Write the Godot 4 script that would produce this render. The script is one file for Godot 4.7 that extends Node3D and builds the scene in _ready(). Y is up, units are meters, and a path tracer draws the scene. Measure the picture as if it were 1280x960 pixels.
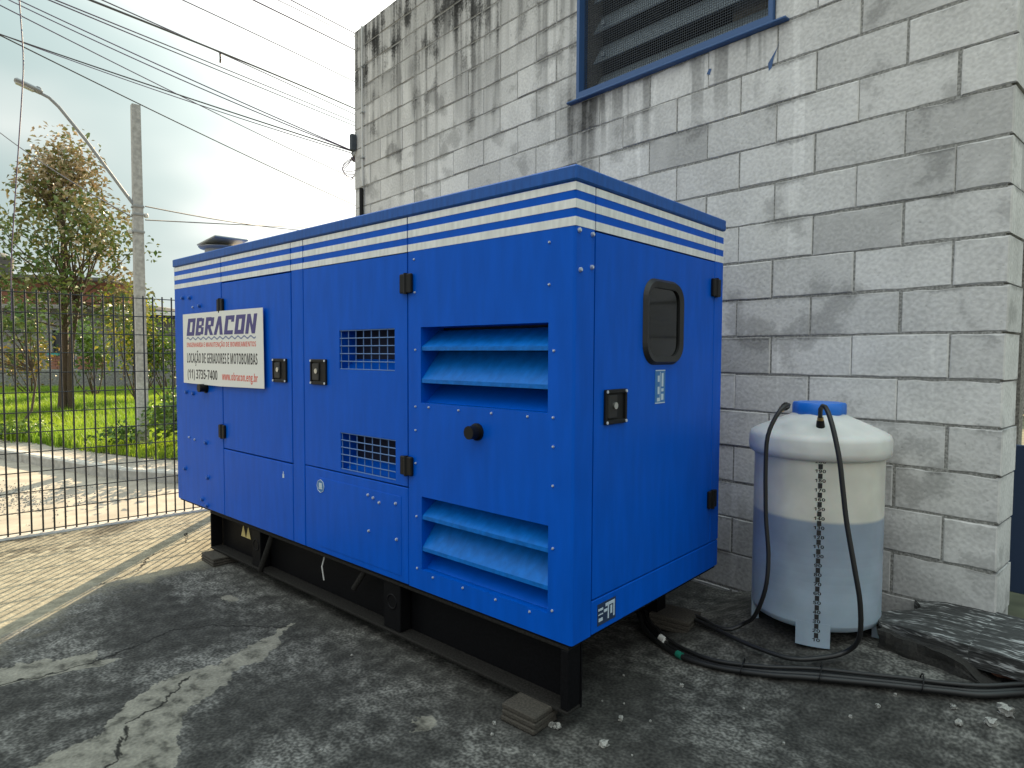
extends Node3D

const SUN_TOWARDS := Vector3(-0.75, 0.3845, -0.661)
const EXPOSURE := 2.85
const LEFT_END := -5.52
const WALL_TOP := 4.62

var M := {}
var taken := {}
var rng := RandomNumberGenerator.new()


# ------------------------------------------------------------------ mesh builder
class MB:
	var v := PackedVector3Array()
	var n := PackedVector3Array()
	var uv := PackedVector2Array()
	var col := PackedColorArray()
	var tint := Color.WHITE
	var xf := Transform3D()

	func put(a: Vector3, na: Vector3, t := Vector2.ZERO) -> void:
		v.push_back(xf * a)
		n.push_back((xf.basis * na).normalized())
		uv.push_back(t)
		col.push_back(tint)

	# corners counter-clockwise as seen from outside
	func tri(a: Vector3, b: Vector3, c: Vector3) -> void:
		var nn := (b - a).cross(c - a).normalized()
		put(a, nn)
		put(c, nn)
		put(b, nn)

	func quad(a: Vector3, b: Vector3, c: Vector3, d: Vector3) -> void:
		var nn := (c - a).cross(d - b).normalized()
		for p in [a, c, b, a, d, c]:
			put(p, nn)

	func quad_out(a: Vector3, b: Vector3, c: Vector3, d: Vector3, out: Vector3) -> void:
		if (c - a).cross(d - b).dot(out) < 0.0:
			quad(a, d, c, b)
		else:
			quad(a, b, c, d)

	func smooth_quad(a: Vector3, b: Vector3, c: Vector3, d: Vector3, na: Vector3, nb: Vector3, nc: Vector3, nd: Vector3) -> void:
		if (c - a).cross(d - b).dot(na + nb + nc + nd) < 0.0:
			var t := b
			b = d
			d = t
			t = nb
			nb = nd
			nd = t
		put(a, na); put(c, nc); put(b, nb)
		put(a, na); put(d, nd); put(c, nc)

	func box(center: Vector3, size: Vector3, bev := 0.0, basis := Basis()) -> MB:
		var keep := xf
		xf = xf * Transform3D(basis, center)
		var h := size * 0.5
		bev = minf(bev, minf(h.x, minf(h.y, h.z)) * 0.9)
		for i in 3:
			var j := (i + 1) % 3
			var k := (i + 2) % 3
			for s in [-1.0, 1.0]:
				var p := []
				for q in [[-1.0, -1.0], [1.0, -1.0], [1.0, 1.0], [-1.0, 1.0]]:
					var w := Vector3.ZERO
					w[i] = s * h[i]
					w[j] = q[0] * (h[j] - bev)
					w[k] = q[1] * (h[k] - bev)
					p.append(w)
				var out := Vector3.ZERO
				out[i] = s
				quad_out(p[0], p[1], p[2], p[3], out)
				if bev > 0.0:
					for s2 in [-1.0, 1.0]:
						var e := []
						for q in [[0, -1.0], [0, 1.0], [1, 1.0], [1, -1.0]]:
							var w := Vector3.ZERO
							w[i] = s * (h[i] - (bev if q[0] == 1 else 0.0))
							w[j] = s2 * (h[j] - (bev if q[0] == 0 else 0.0))
							w[k] = q[1] * (h[k] - bev)
							e.append(w)
						var o := Vector3.ZERO
						o[i] = s
						o[j] = s2
						quad_out(e[0], e[1], e[2], e[3], o)
		if bev > 0.0:
			for sx in [-1.0, 1.0]:
				for sy in [-1.0, 1.0]:
					for sz in [-1.0, 1.0]:
						var s := Vector3(sx, sy, sz)
						var c := (h - Vector3.ONE * bev) * s
						var a := c + Vector3(bev * sx, 0, 0)
						var b := c + Vector3(0, bev * sy, 0)
						var d := c + Vector3(0, 0, bev * sz)
						if (b - a).cross(d - a).dot(s) < 0.0:
							tri(a, d, b)
						else:
							tri(a, b, d)
		xf = keep
		return self

	func tube(pts: PackedVector3Array, radii, sides := 8, caps := true) -> MB:
		var m := pts.size()
		var up := Vector3.UP
		var d0 := (pts[1] - pts[0]).normalized()
		if absf(d0.dot(up)) > 0.9:
			up = Vector3.RIGHT
		var rings := []
		var norms := []
		for i in m:
			var d: Vector3 = (pts[mini(i + 1, m - 1)] - pts[maxi(i - 1, 0)]).normalized()
			var side := d.cross(up).normalized()
			up = side.cross(d).normalized()
			var r: float = radii if radii is float else radii[i]
			var ring := []
			var nr := []
			for k in sides:
				var a := TAU * k / sides
				var o := side * cos(a) + up * sin(a)
				ring.append(pts[i] + o * r)
				nr.append(o)
			rings.append(ring)
			norms.append(nr)
		for i in m - 1:
			for k in sides:
				var l := (k + 1) % sides
				smooth_quad(rings[i][k], rings[i][l], rings[i + 1][l], rings[i + 1][k], norms[i][k], norms[i][l], norms[i + 1][l], norms[i + 1][k])
		if caps:
			for e in [0, m - 1]:
				var out: Vector3 = (pts[0] - pts[1]) if e == 0 else (pts[m - 1] - pts[m - 2])
				for k in range(1, sides - 1):
					var a: Vector3 = rings[e][0]
					var b: Vector3 = rings[e][k]
					var c: Vector3 = rings[e][k + 1]
					if (b - a).cross(c - a).dot(out) < 0.0:
						tri(a, c, b)
					else:
						tri(a, b, c)
		return self

	# profile of Vector2(radius, height), outside on the right when walking up
	func lathe(prof: Array, segs := 32, wave := 0.0, lobes := 0) -> MB:
		var m := prof.size()
		var seg_n := []
		for i in m - 1:
			var d: Vector2 = prof[i + 1] - prof[i]
			seg_n.append(Vector2(d.y, -d.x).normalized())
		for i in m - 1:
			var na: Vector2 = seg_n[i]
			var nb: Vector2 = seg_n[i]
			if i > 0 and seg_n[i - 1].dot(na) > 0.6:
				na = (seg_n[i - 1] + na).normalized()
			if i < m - 2 and seg_n[i + 1].dot(nb) > 0.6:
				nb = (seg_n[i + 1] + nb).normalized()
			for k in segs:
				var p := []
				var q := []
				for e in [[k, 0], [k + 1, 0], [k + 1, 1], [k, 1]]:
					var a: float = TAU * e[0] / segs
					var pr: Vector2 = prof[i + e[1]]
					var nn: Vector2 = na if e[1] == 0 else nb
					var r := pr.x * (1.0 + wave * cos(a * lobes))
					p.append(Vector3(cos(a) * r, pr.y, sin(a) * r))
					q.append(Vector3(cos(a) * nn.x, nn.y, sin(a) * nn.x))
				smooth_quad(p[0], p[1], p[2], p[3], q[0], q[1], q[2], q[3])
		return self

	# polygon in x, y pulled from z0 to z1
	func prism(poly: PackedVector2Array, z0: float, z1: float) -> MB:
		var idx := Geometry2D.triangulate_polygon(poly)
		for i in range(0, idx.size(), 3):
			var a := poly[idx[i]]
			var b := poly[idx[i + 1]]
			var c := poly[idx[i + 2]]
			for z in [z0, z1]:
				var out := 1.0 if z == maxf(z0, z1) else -1.0
				var A := Vector3(a.x, a.y, z)
				var B := Vector3(b.x, b.y, z)
				var C := Vector3(c.x, c.y, z)
				if (B - A).cross(C - A).z * out < 0.0:
					tri(A, C, B)
				else:
					tri(A, B, C)
		var cw := Geometry2D.is_polygon_clockwise(poly)
		for i in poly.size():
			var a := poly[i]
			var b := poly[(i + 1) % poly.size()]
			var d := b - a
			var o := Vector3(d.y, -d.x, 0) * (-1.0 if cw else 1.0)
			quad_out(Vector3(a.x, a.y, z0), Vector3(b.x, b.y, z0), Vector3(b.x, b.y, z1), Vector3(a.x, a.y, z1), o)
		return self

	# upright plate with rectangular holes [x0, x1, y0, y1]
	func plate(x0: float, x1: float, y0: float, y1: float, z0: float, z1: float, holes := []) -> MB:
		var xs := [x0, x1]
		var ys := [y0, y1]
		for h in holes:
			xs.append_array([h[0], h[1]])
			ys.append_array([h[2], h[3]])
		xs.sort()
		ys.sort()
		var solid := func(i: int, j: int) -> bool:
			if i < 0 or j < 0 or i >= xs.size() - 1 or j >= ys.size() - 1:
				return false
			if xs[i + 1] - xs[i] < 1e-6 or ys[j + 1] - ys[j] < 1e-6:
				return false
			var cx: float = (xs[i] + xs[i + 1]) / 2
			var cy: float = (ys[j] + ys[j + 1]) / 2
			for h in holes:
				if cx > h[0] and cx < h[1] and cy > h[2] and cy < h[3]:
					return false
			return true
		for i in xs.size() - 1:
			for j in ys.size() - 1:
				if not solid.call(i, j):
					continue
				var a: float = xs[i]
				var b: float = xs[i + 1]
				var c: float = ys[j]
				var d: float = ys[j + 1]
				quad_out(Vector3(a, c, z1), Vector3(b, c, z1), Vector3(b, d, z1), Vector3(a, d, z1), Vector3(0, 0, 1))
				quad_out(Vector3(a, c, z0), Vector3(b, c, z0), Vector3(b, d, z0), Vector3(a, d, z0), Vector3(0, 0, -1))
				if not solid.call(i - 1, j):
					quad_out(Vector3(a, c, z0), Vector3(a, c, z1), Vector3(a, d, z1), Vector3(a, d, z0), Vector3(-1, 0, 0))
				if not solid.call(i + 1, j):
					quad_out(Vector3(b, c, z0), Vector3(b, c, z1), Vector3(b, d, z1), Vector3(b, d, z0), Vector3(1, 0, 0))
				if not solid.call(i, j - 1):
					quad_out(Vector3(a, c, z0), Vector3(a, c, z1), Vector3(b, c, z1), Vector3(b, c, z0), Vector3(0, -1, 0))
				if not solid.call(i, j + 1):
					quad_out(Vector3(a, d, z0), Vector3(a, d, z1), Vector3(b, d, z1), Vector3(b, d, z0), Vector3(0, 1, 0))
		return self

	func mesh() -> ArrayMesh:
		var a := []
		a.resize(Mesh.ARRAY_MAX)
		a[Mesh.ARRAY_VERTEX] = v
		a[Mesh.ARRAY_NORMAL] = n
		a[Mesh.ARRAY_TEX_UV] = uv
		a[Mesh.ARRAY_COLOR] = col
		var m := ArrayMesh.new()
		m.add_surface_from_arrays(Mesh.PRIMITIVE_TRIANGLES, a)
		return m


# ------------------------------------------------------------------ nodes
func numbered(called: String) -> String:
	var k: int = taken.get(called, 0)
	taken[called] = k + 1
	return called if k == 0 else "%s_%03d" % [called, k]


func tag(o: Node3D, label: String, category: String, group := "", kind := "") -> Node3D:
	o.set_meta("label", label)
	o.set_meta("category", category)
	if group:
		o.set_meta("group", group)
	if kind:
		o.set_meta("kind", kind)
	return o


func thing(called: String, label: String, category: String, at := Vector3.ZERO, turn := 0.0, group := "") -> Node3D:
	var o := Node3D.new()
	o.name = numbered(called)
	add_child(o, true)
	o.position = at
	o.rotation.y = turn
	return tag(o, label, category, group)


func part(called: String, mesh, mat: Material, parent: Node3D, at := Vector3.ZERO, kind := "") -> MeshInstance3D:
	var o := MeshInstance3D.new()
	o.mesh = mesh.mesh() if mesh is MB else mesh
	o.material_override = mat
	o.name = called if parent != self else numbered(called)
	parent.add_child(o, true)
	o.position = at
	if kind:
		o.set_meta("kind", kind)
	return o


func struct(called: String, mesh, mat: Material) -> MeshInstance3D:
	return part(called, mesh, mat, self, Vector3.ZERO, "structure")


func sm(a: float, b: float, x: float) -> float:
	var t := clampf((x - a) / (b - a), 0.0, 1.0)
	return t * t * (3.0 - 2.0 * t)


# ------------------------------------------------------------------ materials and textures
func mat(called: String, lin: Color, rough := 0.8, metal := 0.0, spec := 0.5) -> StandardMaterial3D:
	var m := StandardMaterial3D.new()
	m.resource_name = called
	m.albedo_color = lin.linear_to_srgb()
	m.roughness = rough
	m.metallic = metal
	m.metallic_specular = spec
	M[called] = m
	return m


func noise(freq: float, seed_: int, octaves := 4, kind := FastNoiseLite.TYPE_SIMPLEX_SMOOTH) -> FastNoiseLite:
	var f := FastNoiseLite.new()
	f.seed = seed_
	f.noise_type = kind
	f.frequency = freq
	f.fractal_octaves = octaves
	return f


func noise_bytes(w: int, h: int, freq: float, seed_: int, sw := 1.0, sh := 1.0, octaves := 4) -> PackedByteArray:
	var im := noise(freq, seed_, octaves).get_image(maxi(8, int(w / sw)), maxi(8, int(h / sh)), false, false, true)
	im.convert(Image.FORMAT_L8)
	im.resize(w, h, Image.INTERPOLATE_CUBIC)
	return im.get_data()


func tile_noise(size: int, freq: float, seed_: int, lo: float, hi: float, octaves := 4) -> ImageTexture:
	var im := noise(freq, seed_, octaves).get_seamless_image(size, size)
	im.convert(Image.FORMAT_L8)
	var d := im.get_data()
	for i in d.size():
		d[i] = int(255.0 * lerpf(lo, hi, d[i] / 255.0))
	im = Image.create_from_data(size, size, false, Image.FORMAT_L8, d)
	im.convert(Image.FORMAT_RGB8)
	return ImageTexture.create_from_image(im)


func grain(m: StandardMaterial3D, metres: float, tex: Texture2D, relief := 0.0, bump: Texture2D = null) -> StandardMaterial3D:
	m.uv1_triplanar = true
	m.uv1_world_triplanar = true
	m.uv1_scale = Vector3.ONE / metres
	m.albedo_texture = tex
	if relief > 0.0:
		m.heightmap_enabled = true
		m.heightmap_texture = bump if bump else tex
		m.heightmap_scale = relief
	return m


func wall_material() -> StandardMaterial3D:
	var w := 1400
	var h := 1180
	var big := noise_bytes(w, h, 0.03, 11, 4, 4, 5)
	var fine := noise_bytes(w, h, 0.16, 12, 1, 1, 4)
	var streak := noise_bytes(w, h, 0.035, 13, 1, 22, 4)
	var broad := noise_bytes(w, h, 0.012, 14, 1, 10, 3)
	var pits := noise_bytes(w, h, 0.22, 15, 1, 1, 2)
	var tone := []
	for i in 40 * 40:
		tone.append([rng.randf(), rng.randf()])
	var a := PackedByteArray()
	a.resize(w * h * 3)
	var b := PackedByteArray()
	b.resize(w * h)
	for py in h:
		var y := WALL_TOP + 0.1 - py * 0.004
		var row := floori((y - 0.02) / 0.2)
		var lift := (y - 0.02) / 0.2 - row
		var shift := 0.0 if (row & 1) == 1 else 0.2
		for px in w:
			var i := py * w + px
			var x := -5.6 + px * 0.004
			var bg := big[i] / 255.0
			var fn := fine[i] / 255.0
			var st := streak[i] / 255.0
			var br := broad[i] / 255.0
			var column := floori((-x + shift) / 0.4)
			var t: Array = tone[(row * 17 + column) % 1600]
			var c: float = 0.815 + (t[0] - 0.5) * 0.075 + (fn - 0.5) * 0.13 + (bg - 0.5) * 0.13
			# a few blocks with a darker stained face
			if t[1] > 0.90:
				c -= 0.10 * sm(0.35, 0.6, bg + fn * 0.3)
			# smudges
			c -= 0.16 * sm(0.60, 0.80, bg + (fn - 0.5) * 0.30)
			# black mould running down from the coping, thickest at the far end
			var up := sm(2.75, 4.5, y + (br - 0.5) * 1.3) * sm(-1.6, -3.6, x + (bg - 0.5))
			c -= up * (0.10 + 0.42 * sm(0.40, 0.66, st * 0.45 + bg * 0.35 + fn * 0.2))
			# drips below the window sill
			var under := sm(2.45, 3.05, y) * sm(-2.62, -2.42, x) * sm(-0.9, -1.2, x) * (1.0 if y < 3.07 else 0.3)
			c -= under * 0.20 * sm(0.45, 0.65, st)
			var corner := sm(0.42, 0.05, Vector2((x + 2.36) * 1.6, (y - 2.86) * 0.62).length() + (bg - 0.5) * 0.3)
			c -= corner * 0.30 * (0.4 + 0.6 * st)
			# lower courses are damp
			c -= 0.12 * sm(0.75, 0.15, y + (bg - 0.5) * 0.5)
			# smears of grime gathered under the bed joints
			c -= 0.10 * sm(0.80, 1.0, lift) * sm(0.45, 0.7, br) * sm(1.0, 3.0, y)
			# grime that clings along the arrises
			var rim := minf(lift, 1.0 - lift) * 0.2
			c -= 0.16 * sm(0.022, 0.003, rim + (fn - 0.5) * 0.02) * sm(0.40, 0.65, bg * 0.5 + br * 0.5 + (fn - 0.5) * 0.2)
			# pale lime runs
			c += 0.05 * sm(0.62, 0.75, 1.0 - st) * sm(0.5, 0.7, br)
			var pit := sm(0.80, 0.92, pits[i] / 255.0)
			c -= pit * 0.08
			c = clampf(c, 0.10, 0.92)
			a[i * 3] = int(c * 255.0)
			a[i * 3 + 1] = int(c * 254.0)
			a[i * 3 + 2] = int(c * 253.0)
			b[i] = int(clampf(140.0 + (fn - 0.5) * 120.0 + (bg - 0.5) * 50.0 - pit * 90.0, 0, 255))
	var m := mat("block_face", Color.WHITE, 0.92, 0.0, 0.3)
	m.albedo_texture = ImageTexture.create_from_image(Image.create_from_data(w, h, false, Image.FORMAT_RGB8, a))
	m.uv1_triplanar = true
	m.uv1_world_triplanar = true
	m.uv1_scale = Vector3(1.0 / 5.6, 1.0 / 4.72, 1.0 / 4.72)
	m.uv1_offset = Vector3(1, 0, 0)
	m.heightmap_enabled = true
	m.heightmap_texture = ImageTexture.create_from_image(Image.create_from_data(w, h, false, Image.FORMAT_L8, b))
	m.heightmap_scale = 0.35
	return m


func yard_height(x: float, z: float) -> float:
	return 0.13 * sm(1.05, 0.45, z) * sm(-1.25, -0.8, x)


func dist_to_line(p: Vector2, line: Array) -> float:
	var best := 99.0
	for i in line.size() - 1:
		var q := Geometry2D.get_closest_point_to_segment(p, line[i], line[i + 1])
		best = minf(best, p.distance_to(q))
	return best


const GX0 := -5.2
const GZ0 := -0.2
const GW := 6.6
const GH := 4.0


func yard_material() -> StandardMaterial3D:
	var s := 0.0036
	var w := int(GW / s)
	var h := int(GH / s)
	var big := noise_bytes(w, h, 0.012, 21, 2, 2, 5)
	var mid := noise_bytes(w, h, 0.035, 22, 1, 1, 5)
	var fine := noise_bytes(w, h, 0.22, 23, 1, 1, 3)
	var fib := noise_bytes(w, h, 0.12, 24, 4, 1, 4)
	var patches := [
		PackedVector2Array([Vector2(-1.94, 2.97), Vector2(-1.95, 2.89), Vector2(-2.06, 2.8), Vector2(-2.19, 2.65), Vector2(-2.24, 2.57), Vector2(-2.19, 2.45), Vector2(-2.31, 2.25), Vector2(-2.31, 2.15), Vector2(-2.38, 2.08), Vector2(-2.40, 1.98), Vector2(-2.35, 2.03), Vector2(-2.3, 2.11), Vector2(-2.24, 2.13), Vector2(-2.11, 2.27), Vector2(-2.1, 2.4), Vector2(-2.02, 2.43), Vector2(-1.9, 2.64), Vector2(-1.56, 2.73), Vector2(-1.42, 3.0), Vector2(-1.5, 3.3), Vector2(-1.8, 3.3)]),
		PackedVector2Array([Vector2(-2.80, 3.35), Vector2(-2.74, 2.97), Vector2(-2.67, 2.92), Vector2(-2.69, 2.82), Vector2(-2.7, 2.77), Vector2(-2.66, 2.78), Vector2(-2.6, 2.81), Vector2(-2.51, 2.7), Vector2(-2.51, 2.78), Vector2(-2.53, 2.9), Vector2(-2.56, 3.03), Vector2(-2.60, 3.35)]),
		PackedVector2Array([Vector2(-3.02, 2.16), Vector2(-2.96, 2.11), Vector2(-2.86, 2.12), Vector2(-2.90, 2.17)]),
		PackedVector2Array([Vector2(-1.33, 2.01), Vector2(-1.27, 1.95), Vector2(-1.21, 1.98), Vector2(-1.25, 2.06)]),
	]
	var boxes := []
	for p in patches:
		var r := Rect2(p[0], Vector2.ZERO)
		for q in p:
			r = r.expand(q)
		boxes.append(r.grow(0.08))
	var cracks := [
		[Vector2(-2.36, 2.03), Vector2(-2.62, 2.30), Vector2(-2.70, 2.48), Vector2(-2.60, 2.68), Vector2(-2.56, 2.95), Vector2(-2.62, 3.3)],
		[Vector2(-2.17, 2.53), Vector2(-2.10, 2.60), Vector2(-2.03, 2.66), Vector2(-1.99, 2.72), Vector2(-1.96, 2.79)],
		[Vector2(-1.93, 2.80), Vector2(-1.83, 2.84), Vector2(-1.74, 2.87), Vector2(-1.70, 2.95), Vector2(-1.62, 3.1)],
		[Vector2(-3.62, 2.62), Vector2(-3.75, 2.40), Vector2(-4.02, 2.28), Vector2(-4.18, 2.02), Vector2(-4.45, 1.95)],
	]
	var cbox := []
	for p in cracks:
		var r := Rect2(p[0], Vector2.ZERO)
		for q in p:
			r = r.expand(q)
		cbox.append(r.grow(0.05))
	var a := PackedByteArray()
	a.resize(w * h * 3)
	var b := PackedByteArray()
	b.resize(w * h)
	for py in h:
		var z := GZ0 + py * s
		for px in w:
			var i := py * w + px
			var x := GX0 + px * s
			var bg := big[i] / 255.0
			var md := mid[i] / 255.0
			var fn := fine[i] / 255.0
			var fb := fib[i] / 255.0
			var height := 128.0 + (fn - 0.5) * 130.0 + (md - 0.5) * 60.0
			# old slab, blackened by mould, worn paler in places
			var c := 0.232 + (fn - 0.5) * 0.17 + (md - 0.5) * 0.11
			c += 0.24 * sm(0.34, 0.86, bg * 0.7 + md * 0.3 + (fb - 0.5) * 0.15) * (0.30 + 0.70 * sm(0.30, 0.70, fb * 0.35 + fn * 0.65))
			# sandy end by the fence, sunlight painted in up to near the shadow edge
			var sun_side := sm(-3.38, -3.80, x - 1.0 * maxf(z - 2.5, 0.0) + (bg - 0.5) * 0.55 + (md - 0.5) * 0.35)
			c = lerpf(c, 0.505 + (md - 0.5) * 0.20 + (fn - 0.5) * 0.12, sun_side)
			var warm := sun_side
			# dirt and moss along the foot of the fence
			var dirt := sm(-4.45, -4.90, x + (md - 0.5) * 0.55) * sm(0.36, 0.56, bg * 0.6 + md * 0.5) * sm(1.9, 2.6, z + (bg - 0.5))
			c = lerpf(c, 0.24 + (fn - 0.5) * 0.16, dirt * 0.9)
			# smears of newer cement
			var p := Vector2(x + (md - 0.5) * 0.07 + (fn - 0.5) * 0.012, z + (bg - 0.5) * 0.06 + (fb - 0.5) * 0.03)
			for k in patches.size():
				if boxes[k].has_point(p) and Geometry2D.is_point_in_polygon(p, patches[k]):
					var worn := sm(0.25, 0.55, md + fb * 0.2)
					c = lerpf(c, 0.47 + (fn - 0.5) * 0.12 + (md - 0.5) * 0.16, 0.40 + 0.55 * worn)
					warm = maxf(warm, 0.45)
					height += 40.0 + (fb - 0.5) * 60.0
			var q := Vector2(x + (md - 0.5) * 0.05, z + (fb - 0.5) * 0.04)
			for k in cracks.size():
				if cbox[k].has_point(q):
					var d := dist_to_line(q, cracks[k])
					var wide := 0.0032 + 0.0025 * sm(0.5, 0.8, md)
					if d < wide * 2.0:
						var cut := sm(wide * 2.0, wide * 0.6, d)
						c = lerpf(c, 0.10, cut * 0.85)
						height -= 110.0 * cut
			c = clampf(c, 0.06, 0.85)
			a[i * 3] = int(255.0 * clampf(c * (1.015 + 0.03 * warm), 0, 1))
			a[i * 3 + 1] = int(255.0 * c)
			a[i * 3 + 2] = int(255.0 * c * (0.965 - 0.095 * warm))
			b[i] = int(clampf(height, 0, 255))
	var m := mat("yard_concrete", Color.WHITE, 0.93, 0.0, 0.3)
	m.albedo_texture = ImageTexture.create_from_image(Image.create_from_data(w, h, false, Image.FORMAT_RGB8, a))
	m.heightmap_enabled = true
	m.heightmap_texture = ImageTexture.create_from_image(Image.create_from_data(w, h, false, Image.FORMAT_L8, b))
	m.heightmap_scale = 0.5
	return m


func materials() -> void:
	var t_soft := tile_noise(512, 0.02, 31, 0.78, 1.0, 5)
	var t_rough := tile_noise(512, 0.06, 32, 0.55, 1.0, 5)
	var t_grit := tile_noise(256, 0.25, 33, 0.0, 1.0, 2)
	grain(mat("blue_paint", Color(0.0, 0.099, 0.60), 0.38, 0.0, 0.24), 0.8, tile_noise(512, 0.02, 36, 0.90, 1.0, 6))
	M.blue_paint.uv1_scale = Vector3(1.0 / 0.7, 1.0 / 4.0, 1.0 / 0.7)
	grain(mat("blue_lid", Color(0.010, 0.105, 0.44), 0.5, 0.0, 0.4), 0.7, t_soft)
	M.blue_lid.uv1_scale = Vector3(1.0 / 0.35, 1.0 / 2.0, 1.0 / 0.35)
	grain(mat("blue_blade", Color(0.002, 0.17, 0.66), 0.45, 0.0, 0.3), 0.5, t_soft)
	grain(mat("stripe_white", Color(0.86, 0.87, 0.87), 0.45), 0.5, tile_noise(256, 0.03, 37, 0.86, 1.0, 5))
	M.stripe_white.uv1_scale = Vector3(1.0 / 0.25, 1.0 / 1.6, 1.0 / 0.25)
	mat("dark_inside", Color(0.004, 0.008, 0.03), 0.9)
	mat("black_plastic", Color(0.010, 0.010, 0.011), 0.42, 0.0, 0.3)
	mat("black_rubber", Color(0.010, 0.010, 0.011), 0.5)
	mat("steel", Color(0.62, 0.62, 0.60), 0.3, 1.0)
	mat("blue_bolt", Color(0.03, 0.12, 0.45), 0.35)
	mat("pale_bolt", Color(0.62, 0.66, 0.72), 0.35, 0.4)
	grain(mat("skid_black", Color(0.007, 0.007, 0.009), 0.55, 0.0, 0.25), 0.5, t_rough)
	grain(mat("dusty_black", Color(0.036, 0.034, 0.032), 0.9, 0.0, 0.2), 0.35, t_rough)
	mat("galvanised_wire", Color(0.10, 0.20, 0.44), 0.45)
	mat("dark_glass", Color(0.006, 0.0065, 0.0065), 0.07, 0.0, 0.42)
	mat("sign_white", Color(0.74, 0.74, 0.72), 0.5)
	mat("sign_navy", Color(0.055, 0.045, 0.20), 0.5)
	mat("sign_red", Color(0.62, 0.07, 0.04), 0.5)
	mat("sign_black", Color(0.014, 0.014, 0.016), 0.5)
	mat("sign_grey_blue", Color(0.18, 0.22, 0.36), 0.5)
	mat("label_blue", Color(0.03, 0.16, 0.40), 0.4)
	mat("label_pale", Color(0.50, 0.60, 0.70), 0.4)
	mat("label_dark", Color(0.02, 0.04, 0.09), 0.4)
	mat("warning_yellow", Color(0.62, 0.50, 0.20), 0.6)
	grain(mat("grey_wood", Color(0.085, 0.074, 0.060), 0.9), 0.35, t_rough, 0.4)
	grain(mat("mortar", Color(0.46, 0.455, 0.435), 0.95), 0.5, t_rough, 0.3)
	grain(mat("render_grey", Color(0.36, 0.35, 0.33), 0.95), 1.5, t_rough)
	mat("window_blue", Color(0.035, 0.095, 0.24), 0.5)
	mat("gate_blue", Color(0.03, 0.055, 0.12), 0.6)
	mat("slat_grey", Color(0.24, 0.29, 0.34), 0.5)
	mat("mesh_grey", Color(0.045, 0.055, 0.07), 0.6)
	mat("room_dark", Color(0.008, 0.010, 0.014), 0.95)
	mat("conduit_white", Color(0.55, 0.55, 0.54), 0.5)
	grain(mat("fence_wire", Color(0.022, 0.024, 0.026), 0.45), 0.2, t_soft)
	grain(mat("road_concrete", Color(0.40, 0.355, 0.29), 0.95), 3.4, t_soft, 0.12)
	grain(mat("pavement_concrete", Color(0.40, 0.355, 0.30), 0.95), 1.8, t_soft, 0.12)
	grain(mat("kerb_concrete", Color(0.52, 0.50, 0.46), 0.95), 0.9, t_soft, 0.12)
	grain(mat("soil", Color(0.10, 0.13, 0.035), 1.0), 3.0, t_rough)
	grain(mat("far_earth", Color(0.20, 0.20, 0.13), 1.0), 12.0, t_rough)
	grain(mat("pole_concrete", Color(0.48, 0.48, 0.47), 0.9), 0.7, t_soft, 0.3)
	grain(mat("pole_white", Color(0.58, 0.58, 0.57), 0.85), 0.5, t_soft)
	mat("lamp_grey", Color(0.26, 0.27, 0.28), 0.5)
	mat("cap_grey", Color(0.42, 0.42, 0.40), 0.55, 0.3)
	mat("lamp_lens", Color(0.5, 0.5, 0.48), 0.25)
	mat("cable_grey", Color(0.055, 0.05, 0.06), 0.6)
	mat("cable_violet", Color(0.10, 0.07, 0.13), 0.6)
	grain(mat("bark", Color(0.16, 0.115, 0.085), 0.95), 0.4, t_rough, 0.6)
	grain(mat("brick_red", Color(0.38, 0.17, 0.12), 0.95), 0.9, t_soft, 0.3)
	grain(mat("house_grey", Color(0.38, 0.38, 0.37), 0.95), 2.0, t_rough)
	grain(mat("house_pale", Color(0.45, 0.44, 0.41), 0.95), 2.0, t_rough)
	grain(mat("roof_sheet", Color(0.20, 0.19, 0.185), 0.85), 1.0, t_rough)
	mat("teal_paint", Color(0.06, 0.36, 0.38), 0.6)
	mat("pane_dark", Color(0.03, 0.035, 0.04), 0.15)
	mat("white_frame", Color(0.72, 0.72, 0.70), 0.6)
	# tank plastic: a little light goes through it
	var tank := mat("tank_plastic", Color.WHITE, 0.38)
	tank.vertex_color_use_as_albedo = true
	tank.subsurf_scatter_enabled = true
	tank.subsurf_scatter_strength = 0.25
	grain(tank, 0.8, tile_noise(256, 0.015, 38, 0.86, 1.0, 5))
	mat("cap_blue", Color(0.008, 0.15, 0.62), 0.4)
	mat("print_black", Color(0.014, 0.014, 0.016), 0.6)
	mat("brass", Color(0.45, 0.30, 0.12), 0.35, 1.0)
	mat("lug_white", Color(0.75, 0.75, 0.73), 0.5)
	mat("lug_green", Color(0.01, 0.16, 0.11), 0.5)
	for l in [["leaf", 0.5], ["grass_blade", 0.9]]:
		var m := mat(l[0], Color.WHITE, 0.6)
		m.vertex_color_use_as_albedo = true
		m.backlight_enabled = true
		m.backlight = Color(l[1], l[1], l[1])
	grain(mat("stone", Color(0.50, 0.49, 0.46), 0.95), 0.1, t_rough)
	grain(mat("broken_concrete", Color(0.036, 0.034, 0.031), 0.95), 0.4, t_rough, 0.5)
	weathered_wood()


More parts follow.
